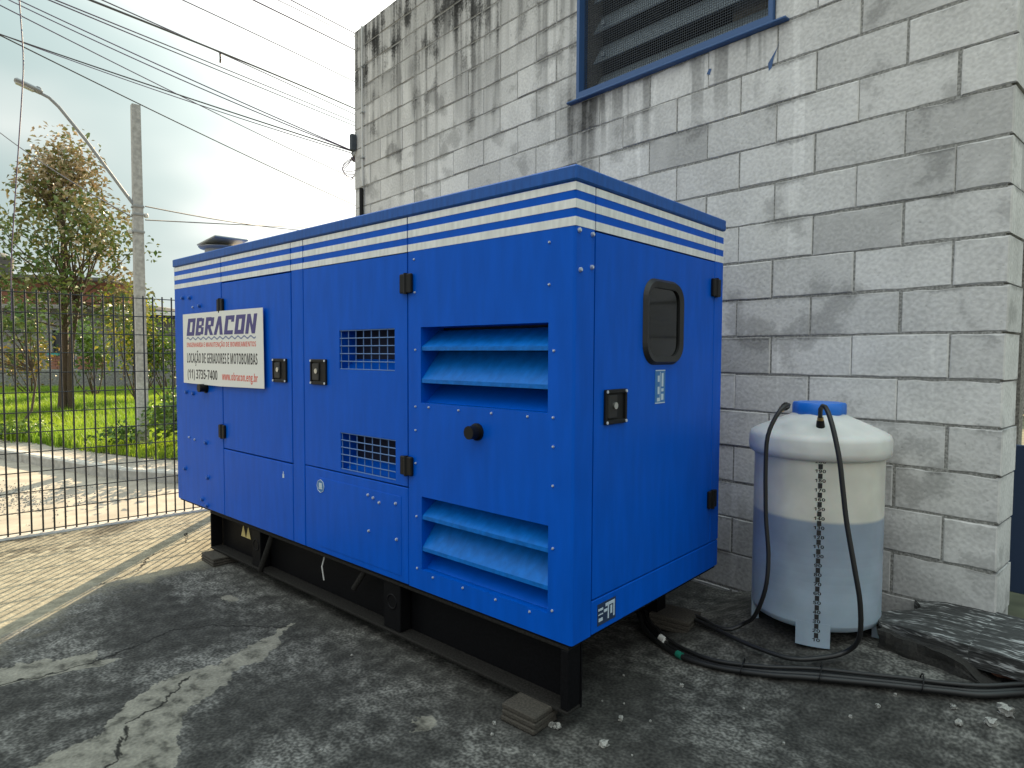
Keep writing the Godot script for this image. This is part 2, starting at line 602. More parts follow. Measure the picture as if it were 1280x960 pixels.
func weathered_wood() -> void:
	var w := 640
	var h := 320
	var g := noise_bytes(w, h, 0.06, 41, 9, 1, 4)
	var f := noise_bytes(w, h, 0.18, 42, 5, 1, 3)
	var big := noise_bytes(w, h, 0.012, 43, 1, 1, 3)
	var a := PackedByteArray()
	a.resize(w * h * 3)
	var b := PackedByteArray()
	b.resize(w * h)
	for i in w * h:
		var t := g[i] / 255.0 * 0.6 + f[i] / 255.0 * 0.4
		var c := 0.20 + 0.46 * sm(0.48, 0.70, t) * sm(0.15, 0.60, big[i] / 255.0) + (t - 0.5) * 0.12
		c = clampf(c, 0.05, 0.8)
		a[i * 3] = int(c * 250)
		a[i * 3 + 1] = int(c * 252)
		a[i * 3 + 2] = int(c * 252)
		b[i] = int(255.0 * clampf(t, 0, 1))
	var m := mat("weathered_plank", Color.WHITE, 0.9)
	m.albedo_texture = ImageTexture.create_from_image(Image.create_from_data(w, h, false, Image.FORMAT_RGB8, a))
	m.uv1_triplanar = true
	m.uv1_world_triplanar = true
	m.uv1_scale = Vector3(1.0 / 0.9, 1.0 / 0.45, 1.0 / 0.45)
	m.heightmap_enabled = true
	m.heightmap_texture = ImageTexture.create_from_image(Image.create_from_data(w, h, false, Image.FORMAT_L8, b))
	m.heightmap_scale = 0.6


# ------------------------------------------------------------------ camera, sky, sun
func sky_texture() -> ImageTexture:
	var w := 720
	var h := 360
	var f := noise(1.0, 51, 5)
	var im := Image.create(w, h, false, Image.FORMAT_RGBF)
	var sun := SUN_TOWARDS.normalized()
	for py in h:
		var th := PI * (py + 0.5) / h
		var up := cos(th)
		for px in w:
			var az := TAU * (px + 0.5) / w
			var d := Vector3(sin(az) * sin(th), up, -cos(az) * sin(th))
			var c := Vector3(0.30, 0.29, 0.27)
			if up > -0.02:
				var ang := rad_to_deg(acos(clampf(d.dot(sun), -1, 1)))
				var q := Vector3(d.x, d.y * 2.6, d.z) / (0.35 + maxf(up, 0.0))
				var cl := f.get_noise_3dv(q * 0.55) * 0.5 + 0.5
				var veil := sm(0.36, 0.62, cl)
				var base := Vector3(0.120, 0.164, 0.166).lerp(Vector3(0.262, 0.267, 0.258), veil)
				base *= 1.0 + 3.4 * pow(maxf(up, 0.0), 3.0)
				base = base.lerp(Vector3(0.265, 0.270, 0.252), 0.6 * exp(-maxf(up, 0.0) / 0.10))
				var glow := 0.48 * exp(-pow(ang / 20.0, 2.0)) + 0.20 * exp(-ang / 30.0) * (0.6 + 0.8 * veil)
				c = base + Vector3(1.0, 0.985, 0.90) * glow
			im.set_pixel(px, py, Color(c.x, c.y, c.z))
	return ImageTexture.create_from_image(im)


func stage() -> void:
	var cam := Camera3D.new()
	cam.name = "camera"
	cam.position = Vector3(0.621, 1.322, 3.259)
	cam.rotation_order = EULER_ORDER_YXZ
	cam.rotation = Vector3(deg_to_rad(-2.65), deg_to_rad(48.379), deg_to_rad(0.279))
	cam.fov = 61.807
	cam.near = 0.05
	cam.far = 900.0
	cam.current = true
	add_child(cam)

	var e := Environment.new()
	e.background_mode = Environment.BG_SKY
	var sky := Sky.new()
	var pano := PanoramaSkyMaterial.new()
	pano.panorama = sky_texture()
	sky.sky_material = pano
	e.sky = sky
	e.tonemap_mode = Environment.TONE_MAPPER_LINEAR
	e.tonemap_exposure = EXPOSURE
	e.sdfgi_enabled = true
	e.ssao_enabled = true
	e.ssil_enabled = true
	var we := WorldEnvironment.new()
	we.name = "world_environment"
	we.environment = e
	add_child(we)

	var sun := DirectionalLight3D.new()
	sun.name = "sun"
	sun.light_color = Color(1.0, 0.90, 0.74)
	sun.light_energy = 1.6
	sun.light_angular_distance = 0.3
	sun.shadow_enabled = true
	sun.sky_mode = DirectionalLight3D.SKY_MODE_LIGHT_ONLY
	sun.transform = Transform3D(Basis.looking_at(-SUN_TOWARDS.normalized(), Vector3.UP), SUN_TOWARDS.normalized() * 40.0)
	add_child(sun)


# ------------------------------------------------------------------ ground, road, verge
const KERB := [Vector2(-16.0, 4.9), Vector2(-9.75, 2.74), Vector2(-8.37, 2.27), Vector2(-7.72, 2.05), Vector2(-7.16, 1.86), Vector2(-6.54, 1.45), Vector2(-6.15, 0.9), Vector2(-6.0, 0.0), Vector2(-6.0, -14.0)]
const EDGE := [Vector2(-17.0, 4.55), Vector2(-11.03, 2.67), Vector2(-10.0, 2.21), Vector2(-8.77, 1.85), Vector2(-7.9, 1.52), Vector2(-7.46, 1.22), Vector2(-7.2, 0.6), Vector2(-7.1, 0.0), Vector2(-7.1, -14.0)]
const STREET_ORIGIN := Vector3(-26.477, 0.1, 1.846)
const STREET_U := Vector3(0.594, 0, -0.804)
const STREET_N := Vector3(-0.804, 0, -0.594)


func setting() -> void:
	var g := MB.new()
	var r := 420.0
	g.quad_out(Vector3(-r, -0.09, -r), Vector3(r, -0.09, -r), Vector3(r, -0.09, r), Vector3(-r, -0.09, r), Vector3.UP)
	struct("ground", g, M.far_earth)

	# the yard slab, rising a little toward the wall
	g = MB.new()
	var nx := 132
	var nz := 100
	var at := func(i: int, j: int) -> Vector3:
		var x := GX0 + 0.07 + 9.0 * i / nx
		var z := GZ0 + 6.5 * j / nz
		return Vector3(x, yard_height(x, z), z)
	for i in nx:
		for j in nz:
			var q := [at.call(i, j), at.call(i + 1, j), at.call(i + 1, j + 1), at.call(i, j + 1)]
			for k in [0, 1, 2, 0, 2, 3]:
				var p: Vector3 = q[k]
				var nn := Vector3(yard_height(p.x - 0.02, p.z) - yard_height(p.x + 0.02, p.z), 0.04, yard_height(p.x, p.z - 0.02) - yard_height(p.x, p.z + 0.02)).normalized()
				g.put(p, nn, Vector2((p.x - GX0) / GW, (p.z - GZ0) / GH))
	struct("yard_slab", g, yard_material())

	# low concrete sill the fence stands on
	g = MB.new()
	g.box(Vector3(-5.10, -0.02, 3.0), Vector3(0.10, 0.07, 6.2), 0.012)
	struct("fence_kerb", g, M.kerb_concrete)

	g = MB.new()
	g.quad_out(Vector3(-60, -0.012, -40), Vector3(-5.14, -0.012, -40), Vector3(-5.14, -0.012, 40), Vector3(-60, -0.012, 40), Vector3.UP)
	struct("road", g, M.road_concrete)
	# loose patch of gravel in the road
	var mm := MultiMesh.new()
	mm.transform_format = MultiMesh.TRANSFORM_3D
	mm.mesh = MB.new().box(Vector3.ZERO, Vector3(1, 0.7, 0.8), 0.25).mesh()
	mm.instance_count = 1100
	for i in 1100:
		var p := Vector2(rng.randfn(0, 0.45), rng.randfn(0, 0.30))
		var b := Basis.from_euler(Vector3(rng.randf() * 6, rng.randf() * 6, rng.randf() * 6)).scaled(Vector3.ONE * rng.randf_range(0.004, 0.014))
		mm.set_instance_transform(i, Transform3D(b, Vector3(-6.75 + p.x, -0.008, 2.95 + p.y - p.x * 0.25)))
	var gr := MultiMeshInstance3D.new()
	gr.name = "gravel"
	gr.multimesh = mm
	gr.material_override = M.stone
	add_child(gr)
	tag(gr, "loose grey gravel spilled on the pale road beyond the fence", "gravel", "", "stuff")

	# kerb stones: each a piece of its own
	var pv := Node3D.new()
	pv.name = "pavement"
	pv.set_meta("kind", "structure")
	add_child(pv)
	var poly := PackedVector2Array()
	for p in KERB:
		poly.append(Vector2(p.x, p.y))
	for i in range(EDGE.size() - 1, -1, -1):
		poly.append(Vector2(EDGE[i].x, EDGE[i].y))
	var idx := Geometry2D.triangulate_polygon(poly)
	g = MB.new()
	for i in range(0, idx.size(), 3):
		var p := []
		for k in 3:
			p.append(Vector3(poly[idx[i + k]].x, 0.075, poly[idx[i + k]].y))
		if (p[1] - p[0]).cross(p[2] - p[0]).y < 0:
			g.tri(p[0], p[2], p[1])
		else:
			g.tri(p[0], p[1], p[2])
	part("walkway", g, M.pavement_concrete, pv)
	for i in KERB.size() - 1:
		var a: Vector2 = KERB[i]
		var b: Vector2 = KERB[i + 1]
		var length := a.distance_to(b)
		var m := maxi(1, roundi(length / 0.9))
		for k in m:
			var c := a.lerp(b, (k + 0.5) / m)
			var d := (b - a).normalized()
			if c.x < -13.0 or c.y < -3.0:
				continue
			var st := MB.new().box(Vector3(0, 0.02, 0), Vector3(length / m - 0.012, 0.15 + rng.randf() * 0.012, 0.13), 0.018)
			var o := part("kerb_stone", st, M.kerb_concrete, pv, Vector3(c.x, 0.005, c.y))
			o.rotation.y = -d.angle()

	# soil of the verge
	poly = PackedVector2Array()
	for p in EDGE:
		poly.append(p)
	poly.append_array([Vector2(-14, -16), Vector2(-22.7, -3.2), Vector2(-26.6, 2.0), Vector2(-34.0, 12.0), Vector2(-30, 14)])
	idx = Geometry2D.triangulate_polygon(poly)
	g = MB.new()
	for i in range(0, idx.size(), 3):
		var p := []
		for k in 3:
			p.append(Vector3(poly[idx[i + k]].x, 0.083, poly[idx[i + k]].y))
		if (p[1] - p[0]).cross(p[2] - p[0]).y < 0:
			g.tri(p[0], p[2], p[1])
		else:
			g.tri(p[0], p[1], p[2])
	struct("verge_soil", g, M.soil)
	grass(poly)


func blade_clump(n: int, tall: float, spread: float, wide: float) -> ArrayMesh:
	var g := MB.new()
	for i in n:
		var a := rng.randf() * TAU
		var p := Vector3(rng.randf_range(-1, 1), 0, rng.randf_range(-1, 1)) * spread
		var s := Vector3(cos(a), 0, sin(a)) * wide
		var lean := Vector3(rng.randf_range(-1, 1), 0, rng.randf_range(-1, 1)) * tall * 0.35
		var t := tall * rng.randf_range(0.55, 1.1)
		var midp := p + lean * 0.35 + Vector3(0, t * 0.55, 0)
		g.quad(p - s, p + s, midp + s * 0.7, midp - s * 0.7)
		g.tri(midp - s * 0.7, midp + s * 0.7, p + lean + Vector3(0, t, 0))
	return g.mesh()


func grass(area: PackedVector2Array) -> void:
	var mm := MultiMesh.new()
	mm.transform_format = MultiMesh.TRANSFORM_3D
	mm.use_colors = true
	mm.mesh = blade_clump(9, 0.16, 0.09, 0.007)
	var spots := []
	var f := noise(0.35, 61, 3)
	while spots.size() < 26000:
		var p := Vector2(rng.randf_range(-28, -7), rng.randf_range(-5, 6))
		if not Geometry2D.is_point_in_polygon(p, area):
			continue
		var d := p.distance_to(Vector2(0.6, 3.2))
		if rng.randf() > clampf(pow(11.0 / d, 1.4), 0.0, 1.0):
			continue
		spots.append(p)
	mm.instance_count = spots.size()
	for i in spots.size():
		var p: Vector2 = spots[i]
		var k := f.get_noise_2dv(p)
		var s := rng.randf_range(0.7, 1.35) * (1.0 + 0.5 * k)
		mm.set_instance_transform(i, Transform3D(Basis(Vector3.UP, rng.randf() * TAU).scaled(Vector3(s, s, s)), Vector3(p.x, 0.08, p.y)))
		var c := Color(0.30, 0.42, 0.03).lerp(Color(0.17, 0.30, 0.02), clampf(0.5 + k * 0.9, 0, 1))
		c = c.lerp(Color(0.36, 0.33, 0.10), maxf(0.0, rng.randf() - 0.8))
		mm.set_instance_color(i, c * rng.randf_range(0.8, 1.15))
	var o := MultiMeshInstance3D.new()
	o.name = "grass"
	o.multimesh = mm
	o.material_override = M.grass_blade
	add_child(o)
	tag(o, "bright green grass of the verge across the road", "grass", "", "stuff")


# ------------------------------------------------------------------ block building
func block_mesh(length: float, depth: float, bev: float) -> ArrayMesh:
	# a cast block whose arrises are worn unevenly
	var g := MB.new()
	var hx := length / 2
	var hy := 0.0972
	var cols := 6
	var top := []
	var bot := []
	for i in cols + 1:
		var t := -1.0 + 2.0 * i / cols
		top.append([t * hx, hy - rng.randf() * 0.0025, rng.randf_range(0.5, 1.7) * bev])
		bot.append([t * hx, -hy + rng.randf() * 0.0025, rng.randf_range(0.5, 1.7) * bev])
	var e := bev * rng.randf_range(0.7, 1.4)
	var e2 := bev * rng.randf_range(0.7, 1.4)
	top[0][0] += rng.randf() * 0.002
	var face := func(side: Array, i: int, s: float) -> Vector3:
		var x: float = side[i][0]
		x = clampf(x, -hx + e, hx - e2)
		return Vector3(x, side[i][1] - s * side[i][2], 0)
	for i in cols:
		var a: Vector3 = face.call(bot, i, -1.0)
		var b: Vector3 = face.call(bot, i + 1, -1.0)
		var c: Vector3 = face.call(top, i + 1, 1.0)
		var d: Vector3 = face.call(top, i, 1.0)
		g.quad(a, b, c, d)
		var back := Vector3(0, 0, -bev)
		var tl := Vector3(top[i][0], top[i][1], 0) + back
		var tr := Vector3(top[i + 1][0], top[i + 1][1], 0) + back
		var bl := Vector3(bot[i][0], bot[i][1], 0) + back
		var br := Vector3(bot[i + 1][0], bot[i + 1][1], 0) + back
		g.quad(d, c, tr, tl)
		g.quad(bl, br, b, a)
		g.quad(tl, tr, tr + Vector3(0, 0, bev - depth), tl + Vector3(0, 0, bev - depth))
		g.quad(bl + Vector3(0, 0, bev - depth), br + Vector3(0, 0, bev - depth), br, bl)
		if i == 0:
			g.quad(bl, a, d, tl)
			g.quad(bl + Vector3(0, 0, bev - depth), bl, tl, tl + Vector3(0, 0, bev - depth))
		if i == cols - 1:
			g.quad(b, br, tr, c)
			g.quad(br, br + Vector3(0, 0, bev - depth), tr + Vector3(0, 0, bev - depth), tr)
	return g.mesh()


func building() -> void:
	var face := wall_material()
	var b := thing("block_building", "tall building of pale grey mould-streaked concrete blocks behind the blue generator", "building", Vector3(-2.76, 0, 0))
	var org := Vector3(2.76, 0, 0)
	var win := [-2.39, -1.02, 3.05, 4.25]   # opening
	# backing wall with the window opening; the front face is the bed of the joints
	var g := MB.new()
	g.plate(LEFT_END + 0.02, -0.02, -0.1, WALL_TOP - 0.004, -0.245, -0.0038, [win])
	part("wall", g, M.mortar, b, org)
	g = MB.new()
	g.box(Vector3(LEFT_END + 0.12, 2.2, -3.4), Vector3(0.22, 4.7, 6.3))
	g.box(Vector3(-1.3, 2.2, -3.4), Vector3(0.2, 4.7, 6.3))
	g.box(Vector3(-3.3, 2.2, -6.65), Vector3(4.4, 4.7, 0.2))
	part("back_wall", g, M.render_grey, b, org)
	g = MB.new()
	g.box(Vector3(-3.35, 4.48, -3.5), Vector3(4.3, 0.12, 6.4))
	part("roof", g, M.render_grey, b, org)

	# the blocks, laid half over half from the right-hand corner
	var whole := []
	var half := []
	for i in 7:
		whole.append(block_mesh(0.3945, 0.05, 0.0038))
	for i in 4:
		half.append(block_mesh(0.1945, 0.05, 0.0038))
	var corner_whole := block_mesh(0.393, 0.247, 0.006)
	var corner_half := block_mesh(0.193, 0.247, 0.006)
	var cut := {}
	var joined := []
	for row in range(-1, 23):
		var y := 0.02 + 0.2 * (row + 1) - 0.1 + 0.002
		var x := 0.0
		var first := 0.4 if posmod(row, 2) == 1 else 0.2
		var lengths := [first]
		while x > LEFT_END + 0.02:
			var l: float = lengths[0] if x == 0.0 else 0.4
			l = minf(l, x - LEFT_END)
			var spans := [[x - l, x]]
			# leave the opening free
			if y + 0.1 > win[2] - 0.02 and y - 0.1 < win[3]:
				var keep := []
				for s in spans:
					if s[1] <= win[0] or s[0] >= win[1]:
						keep.append(s)
						continue
					if s[0] < win[0] - 0.03:
						keep.append([s[0], win[0]])
					if s[1] > win[1] + 0.03:
						keep.append([win[1], s[1]])
				spans = keep
			for s in spans:
				var sl: float = s[1] - s[0]
				var mesh: ArrayMesh
				if x == 0.0:
					mesh = corner_whole if first == 0.4 else corner_half
				elif absf(sl - 0.4) < 0.01:
					mesh = whole[rng.randi() % whole.size()]
				elif absf(sl - 0.2) < 0.01:
					mesh = half[rng.randi() % half.size()]
				else:
					var key := roundi(sl * 100)
					if not cut.has(key):
						cut[key] = block_mesh(sl - 0.0055, 0.05, 0.0038)
					mesh = cut[key]
				# blocks above the picture or behind the generator: one joined part
				var mid: float = (s[0] + s[1]) / 2
				if x != 0.0 and absf(sl - 0.4) < 0.01 and (y > 4.45 - 0.5 * (mid + 3.4) and y > 3.3 and mid > -3.6 or y < 1.15 and mid > -4.6 and mid < -1.6):
					joined.append(Transform3D(Basis(), Vector3(mid, y, 0)))
					continue
				var o := part("concrete_block", mesh, face, b, org + Vector3((s[0] + s[1]) / 2 + rng.randfn(0, 0.0018), y + rng.randfn(0, 0.0016), rng.randf_range(-0.0025, 0.003)))
				o.rotation = Vector3(rng.randfn(0, 0.003), rng.randfn(0, 0.003), rng.randfn(0, 0.002))
			x -= l
	var mm := MultiMesh.new()
	mm.transform_format = MultiMesh.TRANSFORM_3D
	mm.mesh = whole[0]
	mm.instance_count = joined.size()
	for i in joined.size():
		mm.set_instance_transform(i, joined[i])
	var rest := MultiMeshInstance3D.new()
	rest.name = "further_blocks"
	rest.multimesh = mm
	rest.material_override = face
	rest.set_meta("kind", "stuff")
	b.add_child(rest)
	rest.position = org
	print("blocks joined ", joined.size(), " parts ", b.get_child_count())
	window(b, org, win)

	# cable pipe up the far corner, and the little box beside it
	var c := thing("conduit", "thin white conduit running up the far corner of the block wall", "conduit", Vector3(-5.32, 0, 0.02))
	part("pipe", MB.new().tube(PackedVector3Array([Vector3(0, 3.02, 0), Vector3(0, 3.8, 0.002), Vector3(0, WALL_TOP - 0.02, 0)]), 0.011, 8), M.conduit_white, c)
	part("lower_pipe", MB.new().tube(PackedVector3Array([Vector3(-0.02, 0.1, 0.005), Vector3(-0.02, 3.0, 0.005)]), 0.021, 8), M.black_plastic, c)
	for y in [2.6, 3.3, 3.75, 4.2]:
		part("clip", MB.new().box(Vector3(0, y, 0), Vector3(0.05, 0.014, 0.028), 0.003), M.lamp_grey, c)
	c = thing("wall_bracket", "dark insulator bracket on the far wall corner where the service cables land", "bracket", Vector3(-5.55, 3.40, 0.0))
	part("arm", MB.new().box(Vector3(0.02, 0, -0.02), Vector3(0.10, 0.035, 0.035), 0.005), M.lamp_grey, c)
	part("insulator", MB.new().lathe([Vector2(0.0, -0.07), Vector2(0.03, -0.06), Vector2(0.045, -0.03), Vector2(0.03, -0.01), Vector2(0.045, 0.02), Vector2(0.03, 0.05), Vector2(0.0, 0.06)], 12), M.cable_grey, c, Vector3(-0.05, 0, -0.05))
	part("meter_box", MB.new().box(Vector3(0.06, 0.09, 0.035), Vector3(0.05, 0.17, 0.06), 0.01), M.mesh_grey, c)
	var loops := MB.new()
	for k in 4:
		var pts := PackedVector3Array()
		for i in 25:
			var a := TAU * i / 24.0
			pts.append(Vector3(-0.13 - 0.04 * k + cos(a) * (0.12 + 0.02 * k), -0.08 + sin(a) * (0.07 + 0.012 * k), -0.04 + 0.03 * sin(a * 2 + k) - 0.05 * k * 0.5))
		loops.tube(pts, 0.004, 5, false)
	part("spare_loop", loops, M.cable_violet, c)


func window(b: Node3D, org: Vector3, win: Array) -> void:
	var w := Node3D.new()
	w.name = "window"
	b.add_child(w, true)
	w.position = org
	var g := MB.new()
	var o := 0.026
	g.plate(win[0] + 0.002, win[1] - 0.002, win[2] - 0.01, win[3] - 0.003, -0.06, 0.022, [[win[0] + o, win[1] - o, win[2] + 0.026, win[3] - o]])
	part("frame", g, M.window_blue, w)
	g = MB.new()
	g.box(Vector3((win[0] + win[1]) / 2, win[2] - 0.022, 0.005), Vector3(win[1] - win[0] + 0.15, 0.014, 0.068), 0.004)
	part("sill", g, M.window_blue, w)
	for k in 6:
		var y: float = win[2] + 0.11 + k * 0.20
		g = MB.new()
		g.box(Vector3((win[0] + win[1]) / 2, y, -0.15), Vector3(win[1] - win[0] - 0.08, 0.012, 0.170), 0.003, Basis(Vector3.RIGHT, deg_to_rad(58)))
		part("slat", g, M.slat_grey, w)
		g = MB.new()
		g.box(Vector3(win[0] + 0.16, y - 0.05, -0.07), Vector3(0.03, 0.035, 0.02), 0.003)
		part("slat_clip", g, M.slat_grey, w)
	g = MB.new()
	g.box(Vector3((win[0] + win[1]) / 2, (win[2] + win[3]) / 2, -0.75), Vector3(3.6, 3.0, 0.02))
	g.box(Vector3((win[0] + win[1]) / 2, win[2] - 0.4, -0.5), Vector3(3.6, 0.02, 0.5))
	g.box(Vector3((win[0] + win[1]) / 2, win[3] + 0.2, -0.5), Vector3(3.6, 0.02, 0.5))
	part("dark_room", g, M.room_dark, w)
	g = MB.new()
	var x: float = win[0] + o
	while x < win[1] - o:
		g.box(Vector3(x, (win[2] + win[3]) / 2, -0.030), Vector3(0.0022, win[3] - win[2] - 0.07, 0.0022))
		x += 0.0145
	var y2: float = win[2] + 0.035
	while y2 < win[3] - o:
		g.box(Vector3((win[0] + win[1]) / 2, y2, -0.0275), Vector3(win[1] - win[0] - 0.07, 0.0022, 0.0022))
		y2 += 0.0145
	part("wire_mesh", g, M.mesh_grey, w, Vector3.ZERO, "stuff")
	# paint that missed the frame
	g = MB.new()
	g.prism(PackedVector2Array([Vector2(-1.05, 2.84), Vector2(-1.005, 2.90), Vector2(-0.99, 2.93), Vector2(-1.02, 2.86), Vector2(-1.03, 2.81), Vector2(-1.045, 2.80)]), 0.0022, 0.0034)
	g.prism(PackedVector2Array([Vector2(-1.41, 2.90), Vector2(-1.395, 2.925), Vector2(-1.38, 2.92), Vector2(-1.39, 2.89)]), 0.0022, 0.0034)
	part("paint_splash", g, M.window_blue, w)


# ------------------------------------------------------------------ generator
const GL := 3.39
const GD := 1.18
const B0 := 0.313
const B1 := 1.903
const GTOP := 1.957


func bar(called: String, parent: Node3D, m: Material, x0: float, x1: float, y0: float, y1: float, z0: float, z1: float, bev := 0.0) -> MeshInstance3D:
	var c := Vector3(x0 + x1, y0 + y1, z0 + z1) / 2
	return part(called, MB.new().box(Vector3.ZERO, Vector3(absf(x1 - x0), absf(y1 - y0), absf(z1 - z0)), bev), m, parent, c)


func stripes_front(p: Node3D, x0: float, x1: float) -> void:
	for y in [[1.874, 1.901], [1.815, 1.845], [1.756, 1.786]]:
		bar("stripe", p, M.stripe_white, x0, x1, y[0], y[1], -0.004, 0.0012)


func stripes_end(p: Node3D, z0: float, z1: float) -> void:
	for y in [[1.874, 1.901], [1.815, 1.845], [1.756, 1.786]]:
		bar("stripe", p, M.stripe_white, -0.004, 0.0012, y[0], y[1], z0, z1)


func panel(called: String, p: Node3D, x0: float, x1: float, y0: float, y1: float, holes := [], m: Material = null) -> MeshInstance3D:
	if holes.is_empty():
		return bar(called, p, m if m else M.blue_paint, x0, x1, y0, y1, -0.03, 0.0, 0.003)
	return part(called, MB.new().plate(x0, x1, y0, y1, -0.03, 0.0, holes), m if m else M.blue_paint, p)


func latch(p: Node3D, at: Vector3, turn := 0.0) -> void:
	var g := MB.new()
	var w := 0.145
	var h := 0.128
	for s in [-1.0, 1.0]:
		g.box(Vector3(s * (w / 2 - 0.006), 0, 0.006), Vector3(0.012, h, 0.012), 0.003)
		g.box(Vector3(0, s * (h / 2 - 0.008), 0.0058), Vector3(w - 0.024, 0.016, 0.0115), 0.003)
	g.box(Vector3(0, 0, 0.0015), Vector3(w - 0.02, h - 0.03, 0.003))
	var o := part("latch", g, M.black_plastic, p, at)
	o.rotation.y = turn
	g = MB.new()
	g.box(Vector3(-0.024, 0, 0.006), Vector3(0.060, 0.088, 0.010), 0.004)
	part("paddle", g, M.black_rubber, o)
	g = MB.new()
	g.tube(PackedVector3Array([Vector3(-0.012, 0.004, 0.010), Vector3(-0.012, 0.004, 0.016)]), 0.013, 14)
	part("lock", g, M.steel, o)
	for s in [[-1, -1], [1, -1], [1, 1], [-1, 1]]:
		g = MB.new()
		g.tube(PackedVector3Array([Vector3(s[0] * 0.064, s[1] * 0.056, 0.010), Vector3(s[0] * 0.064, s[1] * 0.056, 0.0145)]), 0.006, 8)
		part("screw", g, M.pale_bolt, o)


func hinge(p: Node3D, at: Vector3, turn := 0.0) -> void:
	var g := MB.new()
	g.box(Vector3(-0.021, 0, 0.008), Vector3(0.036, 0.082, 0.016), 0.004)
	g.box(Vector3(0.021, 0, 0.008), Vector3(0.036, 0.082, 0.016), 0.004)
	g.tube(PackedVector3Array([Vector3(0, -0.044, 0.012), Vector3(0, 0.044, 0.012)]), 0.009, 10)
	var o := part("hinge", g, M.black_plastic, p, at)
	o.rotation.y = turn


func bolt(p: Node3D, at: Vector3, r: float, m: Material, end := false) -> void:
	var d := Vector3(1, 0, 0) if end else Vector3(0, 0, 1)
	part("bolt", MB.new().tube(PackedVector3Array([at, at + d * r * 0.7, at + d * r]), [r, r * 0.95, r * 0.55], 7), m, p)


func louvre(p: Node3D, x0: float, x1: float, y0: float, y1: float) -> void:
	# sheet-metal box let into the panel, with two sloping blades and a sloping sill
	var deep := 0.13
	var g := MB.new()
	g.quad_out(Vector3(x0, y0, -0.03), Vector3(x0, y0, -deep), Vector3(x0, y1, -deep), Vector3(x0, y1, -0.03), Vector3(1, 0, 0))
	g.quad_out(Vector3(x1, y0, -0.03), Vector3(x1, y0, -deep), Vector3(x1, y1, -deep), Vector3(x1, y1, -0.03), Vector3(-1, 0, 0))
	g.quad_out(Vector3(x0, y1, -0.03), Vector3(x1, y1, -0.03), Vector3(x1, y1, -deep), Vector3(x0, y1, -deep), Vector3(0, -1, 0))
	var o := part("louvre", g, M.blue_paint, p)
	g = MB.new()
	g.quad_out(Vector3(x0, y0, -deep), Vector3(x1, y0, -deep), Vector3(x1, y1, -deep), Vector3(x0, y1, -deep), Vector3(0, 0, 1))
	part("backing", g, M.dark_inside, o)
	for s in [[0.082, 0.012], [0.218, 0.100]]:
		var yf: float = y1 - s[0]
		var yb: float = y1 - s[1]
		g = MB.new()
		# the blade: a folded sheet, top from the back edge down to the lip
		var zf := -0.004
		var zb := -0.105
		var t := 0.004
		var prof := [Vector2(zb, yb), Vector2(zf, yf), Vector2(zf, yf - 0.016), Vector2(zf - t, yf - 0.016), Vector2(zf - t, yf - t * 0.5), Vector2(zb, yb - t * 1.5)]
		for i in prof.size():
			var a: Vector2 = prof[i]
			var b: Vector2 = prof[(i + 1) % prof.size()]
			var d := b - a
			g.quad_out(Vector3(x0 + 0.001, a.y, a.x), Vector3(x1 - 0.001, a.y, a.x), Vector3(x1 - 0.001, b.y, b.x), Vector3(x0 + 0.001, b.y, b.x), Vector3(0, d.x, -d.y) * -1.0 if false else Vector3(0, 1, 0.3) if i == 0 else Vector3(0, d.x, -d.y) * -1.0)
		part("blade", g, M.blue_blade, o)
	g = MB.new()
	g.quad_out(Vector3(x0, y0 + 0.075, -deep + 0.004), Vector3(x1, y0 + 0.075, -deep + 0.004), Vector3(x1, y0 + 0.001, -0.029), Vector3(x0, y0 + 0.001, -0.029), Vector3(0, 1, 1))
	part("sill", g, M.blue_paint, o)


func grille(p: Node3D, x0: float, x1: float, y0: float, y1: float) -> void:
	var g := MB.new()
	var deep := 0.10
	for q in [[x0 - 0.0, Vector3(1, 0, 0)], [x1, Vector3(-1, 0, 0)]]:
		g.quad_out(Vector3(q[0], y0, -0.03), Vector3(q[0], y0, -deep), Vector3(q[0], y1, -deep), Vector3(q[0], y1, -0.03), q[1])
	g.quad_out(Vector3(x0, y1, -0.03), Vector3(x1, y1, -0.03), Vector3(x1, y1, -deep), Vector3(x0, y1, -deep), Vector3(0, -1, 0))
	g.quad_out(Vector3(x0, y0 + 0.05, -deep + 0.002), Vector3(x1, y0 + 0.05, -deep + 0.002), Vector3(x1, y0 + 0.001, -0.029), Vector3(x0, y0 + 0.001, -0.029), Vector3(0, 1, 1))
	var o := part("grille", g, M.blue_paint, p)
	g = MB.new()
	g.quad_out(Vector3(x0, y0, -deep), Vector3(x1, y0, -deep), Vector3(x1, y1, -deep), Vector3(x0, y1, -deep), Vector3(0, 0, 1))
	part("backing", g, M.dark_inside, o)
	for i in 8:
		var x := lerpf(x0 + 0.003, x1 - 0.003, i / 7.0)
		part("wire", MB.new().tube(PackedVector3Array([Vector3(x, y0, -0.010), Vector3(x, y1, -0.010)]), 0.0027, 6), M.galvanised_wire, o)
	for i in 6:
		var y := lerpf(y0 + 0.003, y1 - 0.003, i / 5.0)
		part("wire", MB.new().tube(PackedVector3Array([Vector3(x0, y, -0.0045), Vector3(x1, y, -0.0045)]), 0.0027, 6), M.galvanised_wire, o)


func text_mesh(s: String, bold := true, mono := false, serif := false) -> TextMesh:
	var f := SystemFont.new()
	f.font_names = PackedStringArray(["Droid Sans Mono" if mono else "Droid Serif" if serif else "Droid Sans"])
	f.font_weight = 700 if bold else 400
	var t := TextMesh.new()
	t.font = f
	t.font_size = 48
	t.pixel_size = 0.01
	t.depth = 0.01
	t.curve_step = 2.0
	t.text = s
	return t


